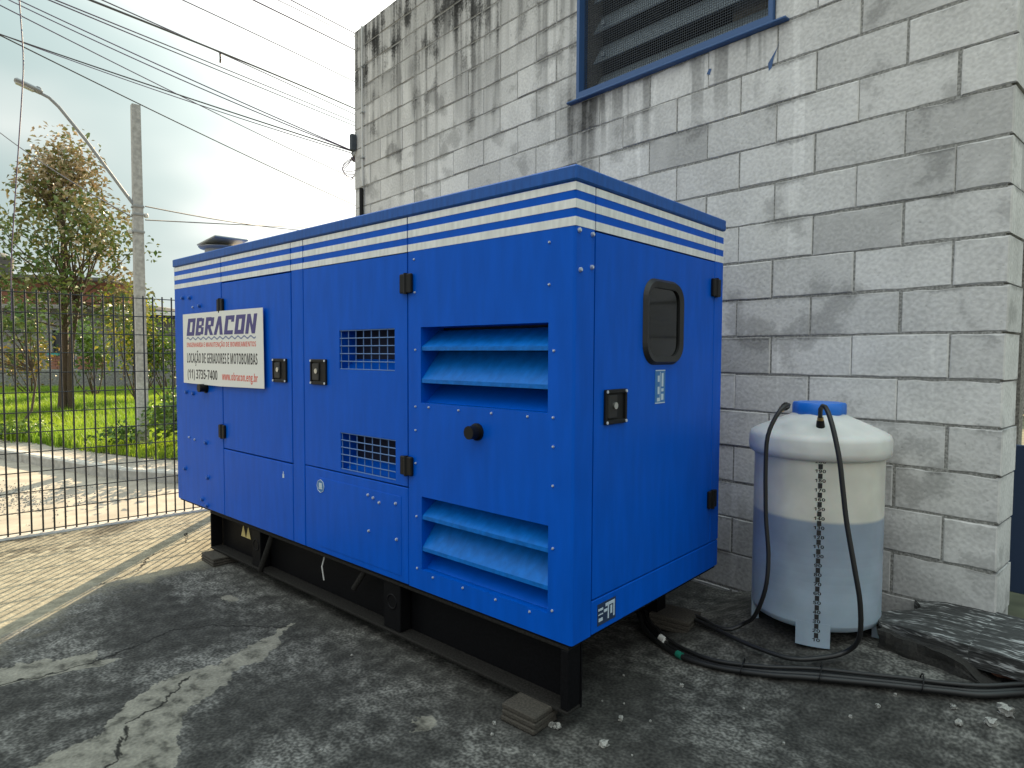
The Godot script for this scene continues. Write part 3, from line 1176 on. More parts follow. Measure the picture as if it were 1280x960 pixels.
# lettering stretched to fill the box x0..x1, y0..y1 (capitals' height)
func lettering(called: String, p: Node3D, s: String, m: Material, x0: float, x1: float, y0: float, y1: float, z: float, bold := true) -> MeshInstance3D:
	var t := text_mesh(s, bold)
	var bb := t.get_aabb()
	var o := part(called, t, m, p)
	var sx := (x1 - x0) / bb.size.x
	var sy := (y1 - y0) / bb.size.y
	o.scale = Vector3(sx, sy, 0.05)
	o.position = Vector3(x0 - bb.position.x * sx, y0 - bb.position.y * sy, z)
	return o


func block_letters(p: Node3D, x0: float, x1: float, y0: float, y1: float, z: float) -> void:
	# heavy slanted capitals: bars on a 5 x 7 grid, sheared
	var strokes := {
		"O": [[0, 1.7, 0, 7], [3.3, 5, 0, 7], [1.7, 3.3, 0, 1.5], [1.7, 3.3, 5.5, 7]],
		"B": [[0, 1.7, 0, 7], [3.3, 4.9, 0.4, 3.2], [3.3, 4.7, 3.8, 6.7], [1.7, 3.3, 0, 1.4], [1.7, 3.6, 2.9, 4.1], [1.7, 3.3, 5.6, 7]],
		"R": [[0, 1.7, 0, 7], [3.3, 5, 3.4, 6.8], [1.7, 3.3, 5.5, 7], [1.7, 3.4, 2.6, 4.0]],
		"C": [[0, 1.7, 0, 7], [1.7, 4.9, 0, 1.5], [1.7, 4.9, 5.5, 7], [3.4, 4.9, 4.6, 5.5]],
		"N": [[0, 1.6, 0, 7], [3.4, 5, 0, 7]],
	}
	var word := "OBRACON"
	var step := (x1 - x0) / (7 * 5.9 - 0.9 + 1.3)
	var sy := (y1 - y0) / 7.0
	for i in word.length():
		var g := MB.new()
		var ox := x0 + i * 5.9 * step
		var put := func(pts: Array) -> void:
			var poly := PackedVector2Array()
			for q in pts:
				poly.append(Vector2(ox + (q.x + q.y * 0.19) * step, y0 + q.y * sy))
			g.prism(poly, z, z + 0.001)
		for s in strokes.get(word[i], []):
			put.call([Vector2(s[0], s[2]), Vector2(s[1], s[2]), Vector2(s[1], s[3]), Vector2(s[0], s[3])])
		if word[i] == "R":
			put.call([Vector2(1.9, 2.6), Vector2(3.5, 0), Vector2(5.3, 0), Vector2(3.4, 2.9)])
		if word[i] == "N":
			put.call([Vector2(1.6, 7), Vector2(1.6, 4.2), Vector2(3.4, 0), Vector2(3.4, 2.8)])
		if word[i] == "A":
			put.call([Vector2(-0.2, 0), Vector2(1.5, 0), Vector2(3.1, 7), Vector2(1.5, 7)])
			put.call([Vector2(3.5, 0), Vector2(5.2, 0), Vector2(3.1, 7), Vector2(2.45, 4.2)])
		part("letter", g, M.sign_navy, p)


func generator() -> void:
	var a := deg_to_rad(6.668)
	var p := thing("generator_set", "large blue enclosed diesel generator with white top stripes on a black skid", "generator", Vector3(-0.863, 0, 1.659), a)

	# added near-black core stands in for the unlit inside behind seams; floor pan
	bar("dark_core", p, M.dark_inside, -GL + 0.035, -0.035, B0 + 0.02, B1 - 0.01, -GD + 0.035, -0.16)
	bar("floor_pan", p, M.skid_black, -GL + 0.01, -0.01, B0 - 0.012, B0 + 0.012, -GD + 0.01, -0.01)

	# front, left to right
	panel("side_panel", p, -GL, -2.674, B0, B1)
	stripes_front(p, -GL, -2.674)
	var d1 := panel("door", p, -2.665, -1.850, 0.735, 1.748)
	panel("top_filler", p, -2.665, -1.850, 1.755, B1)
	stripes_front(p, -2.665, -1.850)
	panel("bottom_panel", p, -2.668, -1.847, B0, 0.728)
	panel("pillar", p, -1.842, -1.728, B0, B1)
	stripes_front(p, -1.842, -1.728)
	var g1 := [-1.400, -0.972, 1.245, 1.434]
	var g2 := [-1.396, -0.968, 0.760, 0.941]
	var d2 := panel("door", p, -1.720, -0.886, 0.746, 1.752, [g1, g2])
	panel("top_filler", p, -1.720, -0.886, 1.759, B1)
	stripes_front(p, -1.720, -0.886)
	panel("bottom_panel", p, -1.722, -0.883, B0, 0.739)
	bar("cover_plate", p, M.blue_paint, -1.60, -0.93, B0 + 0.03, 0.695, -0.004, 0.0022, 0.001)
	var l1 := [-0.797, -0.113, 1.116, 1.434]
	var l2 := [-0.793, -0.107, 0.402, 0.717]
	panel("louvre_panel", p, -0.878, -0.10, B0, B1, [l1, l2])
	stripes_front(p, -0.878, 0.0012)
	louvre(p, l1[0], l1[1], l1[2], l1[3])
	louvre(p, l2[0], l2[1], l2[2], l2[3])
	var d2o := Node3D.new()
	grille(d2, g1[0], g1[1], g1[2], g1[3])
	grille(d2, g2[0], g2[1], g2[2], g2[3])
	d2o.free()

	# corner post: one folded sheet, rounded on the arris
	var poly := PackedVector2Array([Vector2(-0.10, 0.0)])
	poly.clear()
	for q in [Vector2(-0.10, 0.0), Vector2(-0.010, 0.0)]:
		poly.append(q)
	for i in 5:
		var t := PI / 2 * (1.0 - i / 4.0)
		poly.append(Vector2(-0.010 + 0.010 * cos(t), -0.010 + 0.010 * sin(t)))
	poly.append_array([Vector2(0, -0.113), Vector2(-0.03, -0.113), Vector2(-0.03, -0.03), Vector2(-0.10, -0.03)])
	var g := MB.new()
	g.xf = Transform3D(Basis(Vector3(1, 0, 0), Vector3(0, 0, 1), Vector3(0, 1, 0)), Vector3.ZERO)
	g.prism(poly, B0, B1)
	part("corner_post", fix_normals(g), M.blue_paint, p)
	stripes_end(p, -0.113, 0.0)

	# end face
	var wz0 := -0.770
	var wz1 := -0.446
	var door := MB.new()
	door.xf = Transform3D(Basis(Vector3.UP, PI / 2), Vector3(0, 0, 0))   # local x runs along -z
	door.plate(0.120, 1.083, 0.444, 1.750, -0.03, 0.0, [[-wz1 + 0.03, -wz0 - 0.03, 1.32, 1.59]])
	var ed := part("door", door, M.blue_paint, p)
	bar("top_filler", p, M.blue_paint, -0.03, 0.0, 1.757, B1, -1.083, -0.120, 0.003)
	stripes_end(p, -1.083, -0.120)
	bar("bottom_panel", p, M.blue_paint, -0.03, 0.0, B0, 0.437, -GD + 0.003, -0.120, 0.003)
	bar("rear_post", p, M.blue_paint, -0.03, 0.0, 0.440, B1, -GD, -1.090, 0.003)
	stripes_end(p, -GD, -1.090)
	bar("back_panel", p, M.blue_paint, -GL, -0.031, B0, B1, -GD, -GD + 0.03)
	bar("end_panel", p, M.blue_paint, -GL, -GL + 0.03, B0, B1, -GD + 0.031, -0.031)

	# lid with a small drip edge
	bar("lid", p, M.blue_lid, -GL - 0.008, 0.008, B1 + 0.002, GTOP, -GD - 0.008, 0.008, 0.006)

	# exhaust rain cap on the far end of the lid
	var ex := part("exhaust", MB.new().lathe([Vector2(0.0, 0.0), Vector2(0.10, 0.0), Vector2(0.10, 0.045), Vector2(0.13, 0.05), Vector2(0.14, 0.06), Vector2(0.10, 0.07), Vector2(0.0, 0.07)], 20), M.cap_grey, p, Vector3(-3.02, GTOP, -0.16))
	part("rain_flap", MB.new().box(Vector3(0.02, 0.095, 0), Vector3(0.28, 0.012, 0.22), 0.004, Basis(Vector3(0, 0, 1), 0.10)), M.cap_grey, ex)

	# window of the end door: rubber seal, dark pane
	var seal := MB.new()
	var pane := MB.new()
	var hw := (wz1 - wz0) / 2
	var hh := 0.172
	var cz := (wz0 + wz1) / 2
	var cy := 1.4545
	var ring := func(w: float, h: float, r: float) -> PackedVector2Array:
		var out := PackedVector2Array()
		for k in 4:
			var sx: float = [1, -1, -1, 1][k]
			var sy: float = [1, 1, -1, -1][k]
			for i in 9:
				var t := PI / 2 * (k + i / 8.0)
				out.append(Vector2(sx * (w - r) + r * cos(t), sy * (h - r) + r * sin(t)))
		return out
	var r0: PackedVector2Array = ring.call(hw, hh, 0.085)
	var r1: PackedVector2Array = ring.call(hw - 0.012, hh - 0.012, 0.075)
	var r2: PackedVector2Array = ring.call(hw - 0.036, hh - 0.036, 0.055)
	var to3 := func(q: Vector2, x: float) -> Vector3: return Vector3(x, cy + q.y, cz - q.x)
	for i in r0.size():
		var j := (i + 1) % r0.size()
		var o := Vector3(0, r0[i].y, -r0[i].x)
		seal.quad_out(to3.call(r0[i], 0.001), to3.call(r0[j], 0.001), to3.call(r1[j], 0.017), to3.call(r1[i], 0.017), o + Vector3(1, 0, 0))
		seal.quad_out(to3.call(r1[i], 0.017), to3.call(r1[j], 0.017), to3.call(r2[j], 0.010), to3.call(r2[i], 0.010), Vector3(1, 0, 0))
		seal.quad_out(to3.call(r2[i], 0.010), to3.call(r2[j], 0.010), to3.call(r2[j], 0.0), to3.call(r2[i], 0.0), -o)
		pane.tri(to3.call(Vector2.ZERO, 0.002), to3.call(r2[j], 0.002), to3.call(r2[i], 0.002))
	var wn := part("window", seal, M.black_rubber, ed)
	part("pane", fix_normals_towards(pane, Vector3(1, 0, 0)), M.dark_glass, wn)

	latch(d1, Vector3(-1.962, 1.229, 0) - d1.position)
	latch(d2, Vector3(-1.578, 1.229, 0))
	latch(ed, Vector3(0, 1.132, -0.252), PI / 2)
	for q in [[-2.669, 1.611], [-2.669, 0.838], [-0.882, 1.621], [-0.882, 0.839]]:
		hinge(p, Vector3(q[0], q[1], 0.0005))
	for y in [1.633, 0.649]:
		hinge(p, Vector3(0.0005, y, -1.086), PI / 2)
	for q in [[-0.46, 1.021], [-2.905, 1.098]]:
		g = MB.new()
		g.tube(PackedVector3Array([Vector3(q[0], q[1], 0), Vector3(q[0], q[1], 0.010), Vector3(q[0], q[1], 0.012), Vector3(q[0], q[1], 0.050)]), [0.034, 0.034, 0.026, 0.026], 14)
		part("door_stop", g, M.black_plastic, p)

	# fixings
	for q in [[-0.11, 1.711], [-0.11, 1.565], [-0.838, 1.72], [-0.833, 1.581], [-0.831, 1.339], [-0.087, 1.335], [-0.830, 1.098], [-0.745, 1.099], [-0.565, 1.098], [-0.385, 1.098], [-0.205, 1.098], [-0.088, 1.102], [-0.83, 0.997], [-0.087, 1.00], [-0.83, 0.855], [-0.087, 0.862], [-0.825, 0.627], [-0.085, 0.640], [-0.822, 0.402], [-0.72, 0.385], [-0.54, 0.386], [-0.36, 0.385], [-0.19, 0.385], [-0.086, 0.417]]:
		bolt(p, Vector3(q[0], q[1], 0), 0.0052, M.pale_bolt)
	for q in [[-3.245, 1.69], [-3.13, 1.685], [-2.98, 1.625], [-3.21, 1.06], [-3.10, 1.055], [-2.92, 0.745], [-3.26, 0.535], [-2.90, 0.52], [-2.99, 0.365], [-2.92, 0.335]]:
		bolt(p, Vector3(q[0], q[1], 0), 0.014, M.blue_bolt)
	for q in [[-3.085, 1.62], [-3.18, 0.755], [-3.09, 0.748], [-1.17, 0.668], [-1.13, 0.660], [-1.085, 0.645], [-0.965, 0.66], [-0.96, 0.50], [-1.165, 0.50]]:
		bolt(p, Vector3(q[0], q[1], 0.002), 0.0075, M.pale_bolt)
	for q in [[1.61, -0.028], [1.625, -0.095], [1.742, -0.020], [1.738, -0.098]]:
		bolt(p, Vector3(0, q[0], q[1]), 0.009, M.pale_bolt, true)

	stickers(p)
	sign_board(p)
	skid(p)


func fix_normals(g: MB) -> MB:
	# the frame was mirrored: turn the faces round
	for i in range(0, g.v.size(), 3):
		var t := g.v[i + 1]
		g.v[i + 1] = g.v[i + 2]
		g.v[i + 2] = t
		var nn := -(g.v[i + 1] - g.v[i]).cross(g.v[i + 2] - g.v[i]).normalized()
		for k in 3:
			g.n[i + k] = nn
	return g


func fix_normals_towards(g: MB, out: Vector3) -> MB:
	for i in range(0, g.v.size(), 3):
		var nn := -(g.v[i + 1] - g.v[i]).cross(g.v[i + 2] - g.v[i]).normalized()
		if nn.dot(out) < 0.0:
			var t := g.v[i + 1]
			g.v[i + 1] = g.v[i + 2]
			g.v[i + 2] = t
			nn = -nn
		for k in 3:
			g.n[i + k] = nn
	return g


func stickers(p: Node3D) -> void:
	# hour label below the window
	var l := bar("label", p, M.label_blue, 0.0, 0.0015, 1.125, 1.262, -0.632, -0.548)
	var rows := MB.new()
	for q in [[0.02, 0.045, 0.25, 0.42], [-0.03, 0.0, 0.25, 0.42], [-0.06, -0.045, 0.2, 0.45], [0.0, 0.055, 0.62, 0.80], [-0.055, -0.03, 0.60, 0.82], [-0.02, -0.008, 0.60, 0.82]]:
		rows.box(Vector3(0.001, (q[0] + q[1]) / 2, 0.042 - 0.084 * (q[2] + q[3]) / 2), Vector3(0.0008, q[1] - q[0], 0.084 * (q[3] - q[2])))
	rows.box(Vector3(0.001, 0.066, 0), Vector3(0.0008, 0.004, 0.08))
	rows.box(Vector3(0.001, -0.066, 0), Vector3(0.0008, 0.004, 0.08))
	rows.box(Vector3(0.001, 0, 0.001), Vector3(0.0008, 0.12, 0.003))
	part("print", rows, M.label_pale, l)
	# lifting pictogram near the bottom
	l = bar("label", p, M.label_dark, 0.0, 0.0015, 0.335, 0.415, -0.275, -0.155)
	rows = MB.new()
	rows.box(Vector3(0.001, 0.026, -0.022), Vector3(0.0008, 0.012, 0.062))
	rows.box(Vector3(0.001, -0.004, -0.048), Vector3(0.0008, 0.05, 0.008))
	rows.box(Vector3(0.001, -0.004, -0.010), Vector3(0.0008, 0.05, 0.008))
	rows.box(Vector3(0.001, 0.0, -0.030), Vector3(0.0008, 0.03, 0.012))
	rows.box(Vector3(0.001, 0.006, 0.008), Vector3(0.0008, 0.010, 0.022))
	rows.box(Vector3(0.001, 0.018, 0.040), Vector3(0.0008, 0.008, 0.030))
	rows.box(Vector3(0.001, 0.000, 0.040), Vector3(0.0008, 0.004, 0.030))
	rows.box(Vector3(0.001, -0.020, 0.040), Vector3(0.0008, 0.012, 0.026))
	part("print", rows, M.label_pale, l)
	# drain and earth badges
	var g := MB.new()
	g.tube(PackedVector3Array([Vector3(0, 0, 0), Vector3(0, 0, 0.0016)]), 0.034, 8)
	l = part("badge", g, M.label_blue, p, Vector3(-1.572, 0.652, 0.0022))
	g = MB.new()
	var pts := PackedVector3Array()
	for i in 9:
		pts.append(Vector3(cos(TAU * i / 8.0), sin(TAU * i / 8.0), 0) * 0.033 + Vector3(0, 0, 0.0016))
	g.tube(pts, 0.0016, 5, false)
	g.box(Vector3(0, 0.004, 0.002), Vector3(0.026, 0.024, 0.001))
	g.box(Vector3(0, -0.012, 0.002), Vector3(0.034, 0.005, 0.001))
	part("print", g, M.label_pale, l)
	g = MB.new()
	g.box(Vector3(0, 0, 0), Vector3(0.016, 0.022, 0.0016))
	g.box(Vector3(0, 0.018, 0), Vector3(0.006, 0.012, 0.0016))
	part("badge", g, M.label_pale, p, Vector3(-1.945, 0.655, 0.001))


func sign_board(p: Node3D) -> void:
	var s := MB.new()
	s.prism(PackedVector2Array([Vector2(-3.212, 1.122), Vector2(-2.672, 1.117), Vector2(-2.112, 1.124), Vector2(-2.118, 1.574), Vector2(-2.672, 1.577), Vector2(-3.208, 1.576)]), 0.0165, 0.0185)
	var o := part("sign", s, M.sign_white, p)
	var z := 0.0186
	block_letters(o, -3.150, -2.180, 1.433, 1.545, z)
	var g := MB.new()
	var pts := PackedVector3Array()
	for i in 97:
		var t := i / 96.0
		pts.append(Vector3(lerpf(-3.150, -2.20, t), 1.414 + 0.007 * sin(t * TAU * 12.0), z))
	for i in 96:
		var a := pts[i]
		var b := pts[i + 1]
		var h := Vector3(0, 0.0045, 0)
		g.quad_out(a - h + Vector3(0, 0, 0.0006), b - h + Vector3(0, 0, 0.0006), b + h + Vector3(0, 0, 0.0006), a + h + Vector3(0, 0, 0.0006), Vector3(0, 0, 1))
	part("wave_line", g, M.sign_grey_blue, o)
	lettering("lettering", o, "ENGENHARIA E MANUTENÇÃO DE BOMBEAMENTOS", M.sign_red, -3.150, -2.20, 1.350, 1.396, z)
	lettering("lettering", o, "LOCAÇÃO DE GERADORES E MOTOBOMBAS", M.sign_black, -3.150, -2.185, 1.236, 1.337, z)
	lettering("lettering", o, "(11) 3735-7400", M.sign_black, -3.145, -2.700, 1.142, 1.214, z)
	lettering("lettering", o, "www.obracon.eng.br", M.sign_red, -2.635, -2.185, 1.142, 1.205, z, true)


func skid(p: Node3D) -> void:
	var s0 := 0.055
	var s1 := 0.301
	for zz in [[-0.085, -0.006], [-0.97, -1.05]]:
		var back: float = zz[0]
		var front: float = zz[1]
		var x0 := -2.90
		var x1 := -0.02 if front > -0.5 else -0.20
		var d := signf(front - back)
		var rail := bar("skid_rail", p, M.skid_black, x0, x1, s0, s1, back - d * 0.008, back)
		var c := rail.position
		for y in [[s0, s0 + 0.014], [s1 - 0.014, s1]]:
			part("flange", MB.new().box(Vector3((x0 + x1) / 2, (y[0] + y[1]) / 2, (back + front) / 2), Vector3(x1 - x0, 0.014, absf(front - back) - 0.001), 0.003), M.dusty_black, rail, -c)
		for e in [x0 + 0.006, x1 - 0.018]:
			part("end_plate", MB.new().box(Vector3(e, (s0 + s1) / 2, (back + front) / 2), Vector3(0.012 if e < -1 else 0.034, s1 - s0 - 0.03, absf(front - back) - 0.004), 0.003), M.skid_black, rail, -c)
		if d > 0:
			for e in [[-2.30, 0.10], [-1.02, 0.12]]:
				var st := MB.new().box(Vector3(e[0], (s0 + s1) / 2, (back + front) / 2), Vector3(e[1], s1 - s0 - 0.03, 0.060), 0.003)
				var so := part("stiffener", st, M.skid_black, rail, -c)
				var ringp := PackedVector3Array()
				for i in 17:
					var a := TAU * i / 16.0
					ringp.append(Vector3(e[0] + 0.032 * cos(a), (s0 + s1) / 2 + 0.02 + 0.032 * sin(a), front - 0.012))
				part("lifting_eye", MB.new().tube(ringp, 0.006, 6, false), M.skid_black, so)
			part("strut", MB.new().tube(PackedVector3Array([Vector3(-2.13, s1 - 0.012, -0.03), Vector3(-2.215, s0 + 0.012, 0.005)]), 0.016, 8), M.dusty_black, rail, -c)
			part("strut", MB.new().tube(PackedVector3Array([Vector3(-1.24, s1 - 0.012, -0.03), Vector3(-1.30, 0.19, -0.004)]), 0.014, 8), M.dusty_black, rail, -c)
			part("loose_wire", MB.new().tube(PackedVector3Array([Vector3(-1.625, 0.27, -0.05), Vector3(-1.62, 0.22, -0.03), Vector3(-1.61, 0.15, -0.035)]), 0.004, 6), M.conduit_white, rail, -c)
			for x in [-2.60, -2.535]:
				var tri := MB.new()
				tri.prism(PackedVector2Array([Vector2(x - 0.030, 0.175), Vector2(x + 0.030, 0.175), Vector2(x, 0.250)]), back + 0.0005, back + 0.002)
				part("warning_triangle", tri, M.warning_yellow, rail, -c)
	for x in [-2.6, -1.6, -0.6]:
		bar("cross_member", p, M.skid_black, x - 0.04, x + 0.04, 0.16, s1, -0.96, -0.096)


func wood_block(at: Vector3, size: Vector3, turn: float, label: String) -> void:
	var g := MB.new()
	# three layers that have begun to part along the grain
	for k in 3:
		g.box(Vector3(rng.randf_range(-0.002, 0.002), size.y * (k + 0.5) / 3.0, rng.randf_range(-0.003, 0.003)), Vector3(size.x, size.y / 3.0 - 0.003, size.z), 0.004)
	g.box(Vector3(0, size.y / 2, 0), Vector3(size.x - 0.01, size.y - 0.008, size.z - 0.01))
	var o := part("wood_block", g, M.grey_wood, self, at)
	o.rotation.y = turn
	tag(o, label, "wood block", "wooden blocks under the skid")


# ------------------------------------------------------------------ tank, hoses, cables
const TANK := Vector3(-0.59, 0.125, 0.368)


func tank() -> void:
	var p := thing("plastic_tank", "translucent white round tank with blue cap, half full of bluish liquid", "tank", TANK, atan2(0.38, 0.925))
	var cream := Color(0.68, 0.67, 0.61)
	var liquid := Color(0.28, 0.34, 0.43)
	var rb := 0.262
	var g := MB.new()
	# the colour of what stands behind the milky wall: liquid below, air above, blurred where they meet
	var low := Color(0.38, 0.47, 0.57)
	g.tint = low
	g.lathe([Vector2(0.0, 0.065), Vector2(rb - 0.02, 0.062), Vector2(rb - 0.006, 0.070), Vector2(rb, 0.09)], 56)
	for k in 12:
		g.tint = low.lerp(liquid, sm(0.0, 1.0, k / 11.0))
		g.lathe([Vector2(rb, 0.09 + 0.035 * k), Vector2(rb, 0.09 + 0.035 * (k + 1))], 56)
	for k in 6:
		g.tint = liquid.lerp(cream, sm(0.0, 1.0, (k + 0.5) / 6.0))
		g.lathe([Vector2(rb, 0.51 + 0.003 * k), Vector2(rb, 0.51 + 0.003 * (k + 1))], 56)
	g.tint = cream
	g.lathe([Vector2(rb, 0.528), Vector2(rb, 0.65), Vector2(rb, 0.77)], 56)
	part("body", g, M.tank_plastic, p)
	g = MB.new()
	g.tint = Color(0.72, 0.72, 0.70)
	g.lathe([Vector2(rb - 0.004, 0.765), Vector2(0.272, 0.768), Vector2(0.284, 0.780), Vector2(0.286, 0.80), Vector2(0.286, 0.845), Vector2(0.279, 0.862), Vector2(0.255, 0.876), Vector2(0.185, 0.908), Vector2(0.115, 0.938), Vector2(0.100, 0.945), Vector2(0.0, 0.947)], 56)
	part("lid", g, M.tank_plastic, p)
	g = MB.new()
	g.lathe([Vector2(0.0, 0.940), Vector2(0.100, 0.940), Vector2(0.104, 0.945), Vector2(0.104, 0.985), Vector2(0.099, 0.993), Vector2(0.0, 0.995)], 72, 0.045, 8)
	part("cap", g, M.cap_blue, p)
	for k in 4:
		var foot := MB.new()
		foot.tint = Color(0.38, 0.47, 0.57)
		var arc := PackedVector2Array()
		var a0 := PI / 2 + k * TAU / 4.0
		for i in 9:
			var a := a0 + 0.25 * (-1.0 + i / 4.0)
			arc.append(Vector2(cos(a), sin(a)) * (rb + 0.0005))
		for i in 9:
			var a := a0 + 0.25 * (1.0 - i / 4.0)
			arc.append(Vector2(cos(a), sin(a)) * (rb - 0.03))
		foot.xf = Transform3D(Basis(Vector3(1, 0, 0), Vector3(0, 0, 1), Vector3(0, 1, 0)), Vector3.ZERO)
		foot.prism(arc, 0.0, 0.10)
		part("foot", fix_normals(foot), M.tank_plastic, p)
	# litre scale up the front
	var ang := PI / 2 - 0.05
	for k in 20:
		var y := 0.030 + k * 0.0388
		var t := text_mesh(str(10 + k * 10), true)
		var bb := t.get_aabb()
		var o := part("number", t, M.print_black, p)
		var wide := 0.040 if k >= 9 else 0.029
		o.scale = Vector3(wide / bb.size.x, 0.0135 / bb.size.y, 0.05)
		o.position = Vector3(cos(ang) * (rb + 0.0006), y - 0.006, sin(ang) * (rb + 0.0006)) + Vector3(-(bb.position.x + bb.size.x / 2) * o.scale.x, -bb.position.y * o.scale.y, 0)
		o.rotation.y = PI / 2 - ang
		if k < 19:
			var bx := MB.new().box(Vector3.ZERO, Vector3(0.016, 0.021, 0.001))
			o = part("scale_bar", bx, M.print_black, p, Vector3(cos(ang) * (rb + 0.0007), y + 0.0194, sin(ang) * (rb + 0.0007)))
			o.rotation.y = PI / 2 - ang


func curve(pts: Array, r: float, lift := 0.0, sides := 8, dx := Vector3.ZERO) -> MB:
	var c := Curve3D.new()
	for i in pts.size():
		var p := Vector3(pts[i][0], pts[i][1] + lift, pts[i][2]) + dx
		var a: Array = pts[maxi(i - 1, 0)]
		var b: Array = pts[mini(i + 1, pts.size() - 1)]
		var d := (Vector3(b[0], b[1], b[2]) - Vector3(a[0], a[1], a[2])) / 6.0
		c.add_point(p, -d, d)
	var out := PackedVector3Array()
	var n := maxi(12, int(c.get_baked_length() / 0.03))
	for i in n + 1:
		out.append(c.sample_baked(c.get_baked_length() * i / n, true))
	return MB.new().tube(out, r, sides)


func hoses() -> void:
	var h := thing("hose", "black hose curving down the left side of the tank to the floor", "hose", Vector3.ZERO)
	part("tube", curve([[-0.640, 1.105, 0.60], [-0.600, 1.118, 0.64], [-0.605, 1.105, 0.69], [-0.628, 1.045, 0.72], [-0.642, 0.973, 0.735], [-0.645, 0.848, 0.735], [-0.638, 0.644, 0.735], [-0.624, 0.491, 0.735], [-0.632, 0.357, 0.74], [-0.690, 0.22, 0.71], [-0.771, 0.143, 0.65], [-0.813, 0.114, 0.69], [-0.884, 0.107, 0.693], [-0.960, 0.097, 0.648], [-1.05, 0.08, 0.60]], 0.0088), M.black_rubber, h)
	part("fitting", MB.new().tube(PackedVector3Array([Vector3(-0.632, 1.106, 0.605), Vector3(-0.655, 1.094, 0.585)]), 0.014, 10), M.brass, h)
	part("nozzle", MB.new().tube(PackedVector3Array([Vector3(-0.655, 1.094, 0.585), Vector3(-0.672, 1.086, 0.57)]), 0.008, 8), M.black_plastic, h)
	part("collar", MB.new().tube(PackedVector3Array([Vector3(-0.622, 1.111, 0.615), Vector3(-0.634, 1.105, 0.603)]), 0.017, 10), M.black_plastic, h)
	h = thing("hose", "black hose from the tank lid hanging in front of the tank, looping on the floor", "hose", Vector3.ZERO)
	part("tube", curve([[-0.509, 1.045, 0.545], [-0.503, 1.10, 0.563], [-0.470, 1.118, 0.60], [-0.425, 1.06, 0.645], [-0.385, 0.93, 0.665], [-0.350, 0.68, 0.665], [-0.318, 0.505, 0.66], [-0.298, 0.37, 0.65], [-0.305, 0.23, 0.63], [-0.359, 0.150, 0.61], [-0.420, 0.125, 0.675], [-0.521, 0.105, 0.738], [-0.690, 0.100, 0.740], [-0.840, 0.100, 0.714], [-1.025, 0.078, 0.640], [-1.12, 0.06, 0.60]], 0.0095), M.black_rubber, h)
	part("fitting", MB.new().tube(PackedVector3Array([Vector3(-0.510, 1.020, 0.540), Vector3(-0.509, 1.055, 0.546)]), [0.019, 0.014], 10), M.black_plastic, h)
	part("collar", MB.new().tube(PackedVector3Array([Vector3(-0.509, 1.055, 0.546), Vector3(-0.508, 1.068, 0.549)]), 0.0125, 10), M.brass, h)

	# power cables out of the generator, lying along the floor
	var names := [
		["lowest black power cable of the bundle, with a green end mark", 0.0, 0.0],
		["black power cable in the middle of the bundle with a white end mark", 0.020, 0.004],
		["uppermost black power cable of the bundle nearest the tank", 0.045, 0.002],
		["thin black power cable lying on top of the bundle", 0.026, 0.024],
	]
	for k in 4:
		var back: float = names[k][1]
		var lift: float = names[k][2]
		var wob := 0.012 * (k - 1.5)
		var path := [[-1.42, 0.20 + 0.02 * k, 0.62 - back], [-1.335, 0.10 + 0.015 * k, 0.69 - back * 1.4], [-1.18, 0.026, 0.81 - back * 1.6], [-1.03, 0.026, 0.885 - back * 1.2], [-0.898, 0.030, 0.920 - back], [-0.752, 0.036, 0.908 - back * 0.8 + wob * 0.4], [-0.575, 0.055, 0.845 - back * 0.8], [-0.427, 0.078, 0.778 - back - wob * 0.3], [-0.262, 0.100, 0.714 - back], [-0.144, 0.117, 0.672 - back * 0.9], [-0.016, 0.131, 0.622 - back + wob * 0.3], [0.079, 0.141, 0.572 - back], [0.175, 0.146, 0.455 - back], [0.30, 0.146, 0.30 - back], [0.48, 0.146, 0.20 - back]]
		h = thing("power_cable", names[k][0], "cable", Vector3.ZERO, 0.0, "power cables on the floor beside the tank")
		part("sheath", curve(path, 0.0115 if k < 3 else 0.008, lift), M.black_rubber, h)
		if k == 0:
			part("end_mark", curve([[-0.935, 0.030, 0.912], [-0.905, 0.030, 0.918]], 0.0155), M.lug_green, h)
		if k == 1:
			part("end_mark", curve([[-1.065, 0.030, 0.848], [-1.030, 0.030, 0.861]], 0.0175, 0.008), M.lug_white, h)
		if k == 2:
			part("cable_lug", curve([[-1.395, 0.195, 0.60], [-1.375, 0.17, 0.615]], 0.016, 0.0), M.brass, h)
	for q in [[-0.66, 0.060, 0.862], [-0.40, 0.095, 0.75], [-0.09, 0.138, 0.635]]:
		var ring := PackedVector3Array()
		for i in 13:
			var a := TAU * i / 12.0
			ring.append(Vector3(0.006 * sin(a), 0.030 * sin(a), 0.046 * cos(a)))
		var o := part("cable_tie", MB.new().tube(ring, 0.0025, 5, false), M.black_plastic, self, Vector3(q[0], q[1], q[2]))
		o.rotation.y = 0.35
		tag(o, "black plastic tie around the cable bundle" + [" nearest the generator", " in front of the tank", " nearest the rotten plank"][[-0.66, -0.40, -0.09].find(q[0])], "cable tie", "ties around the cable bundle")


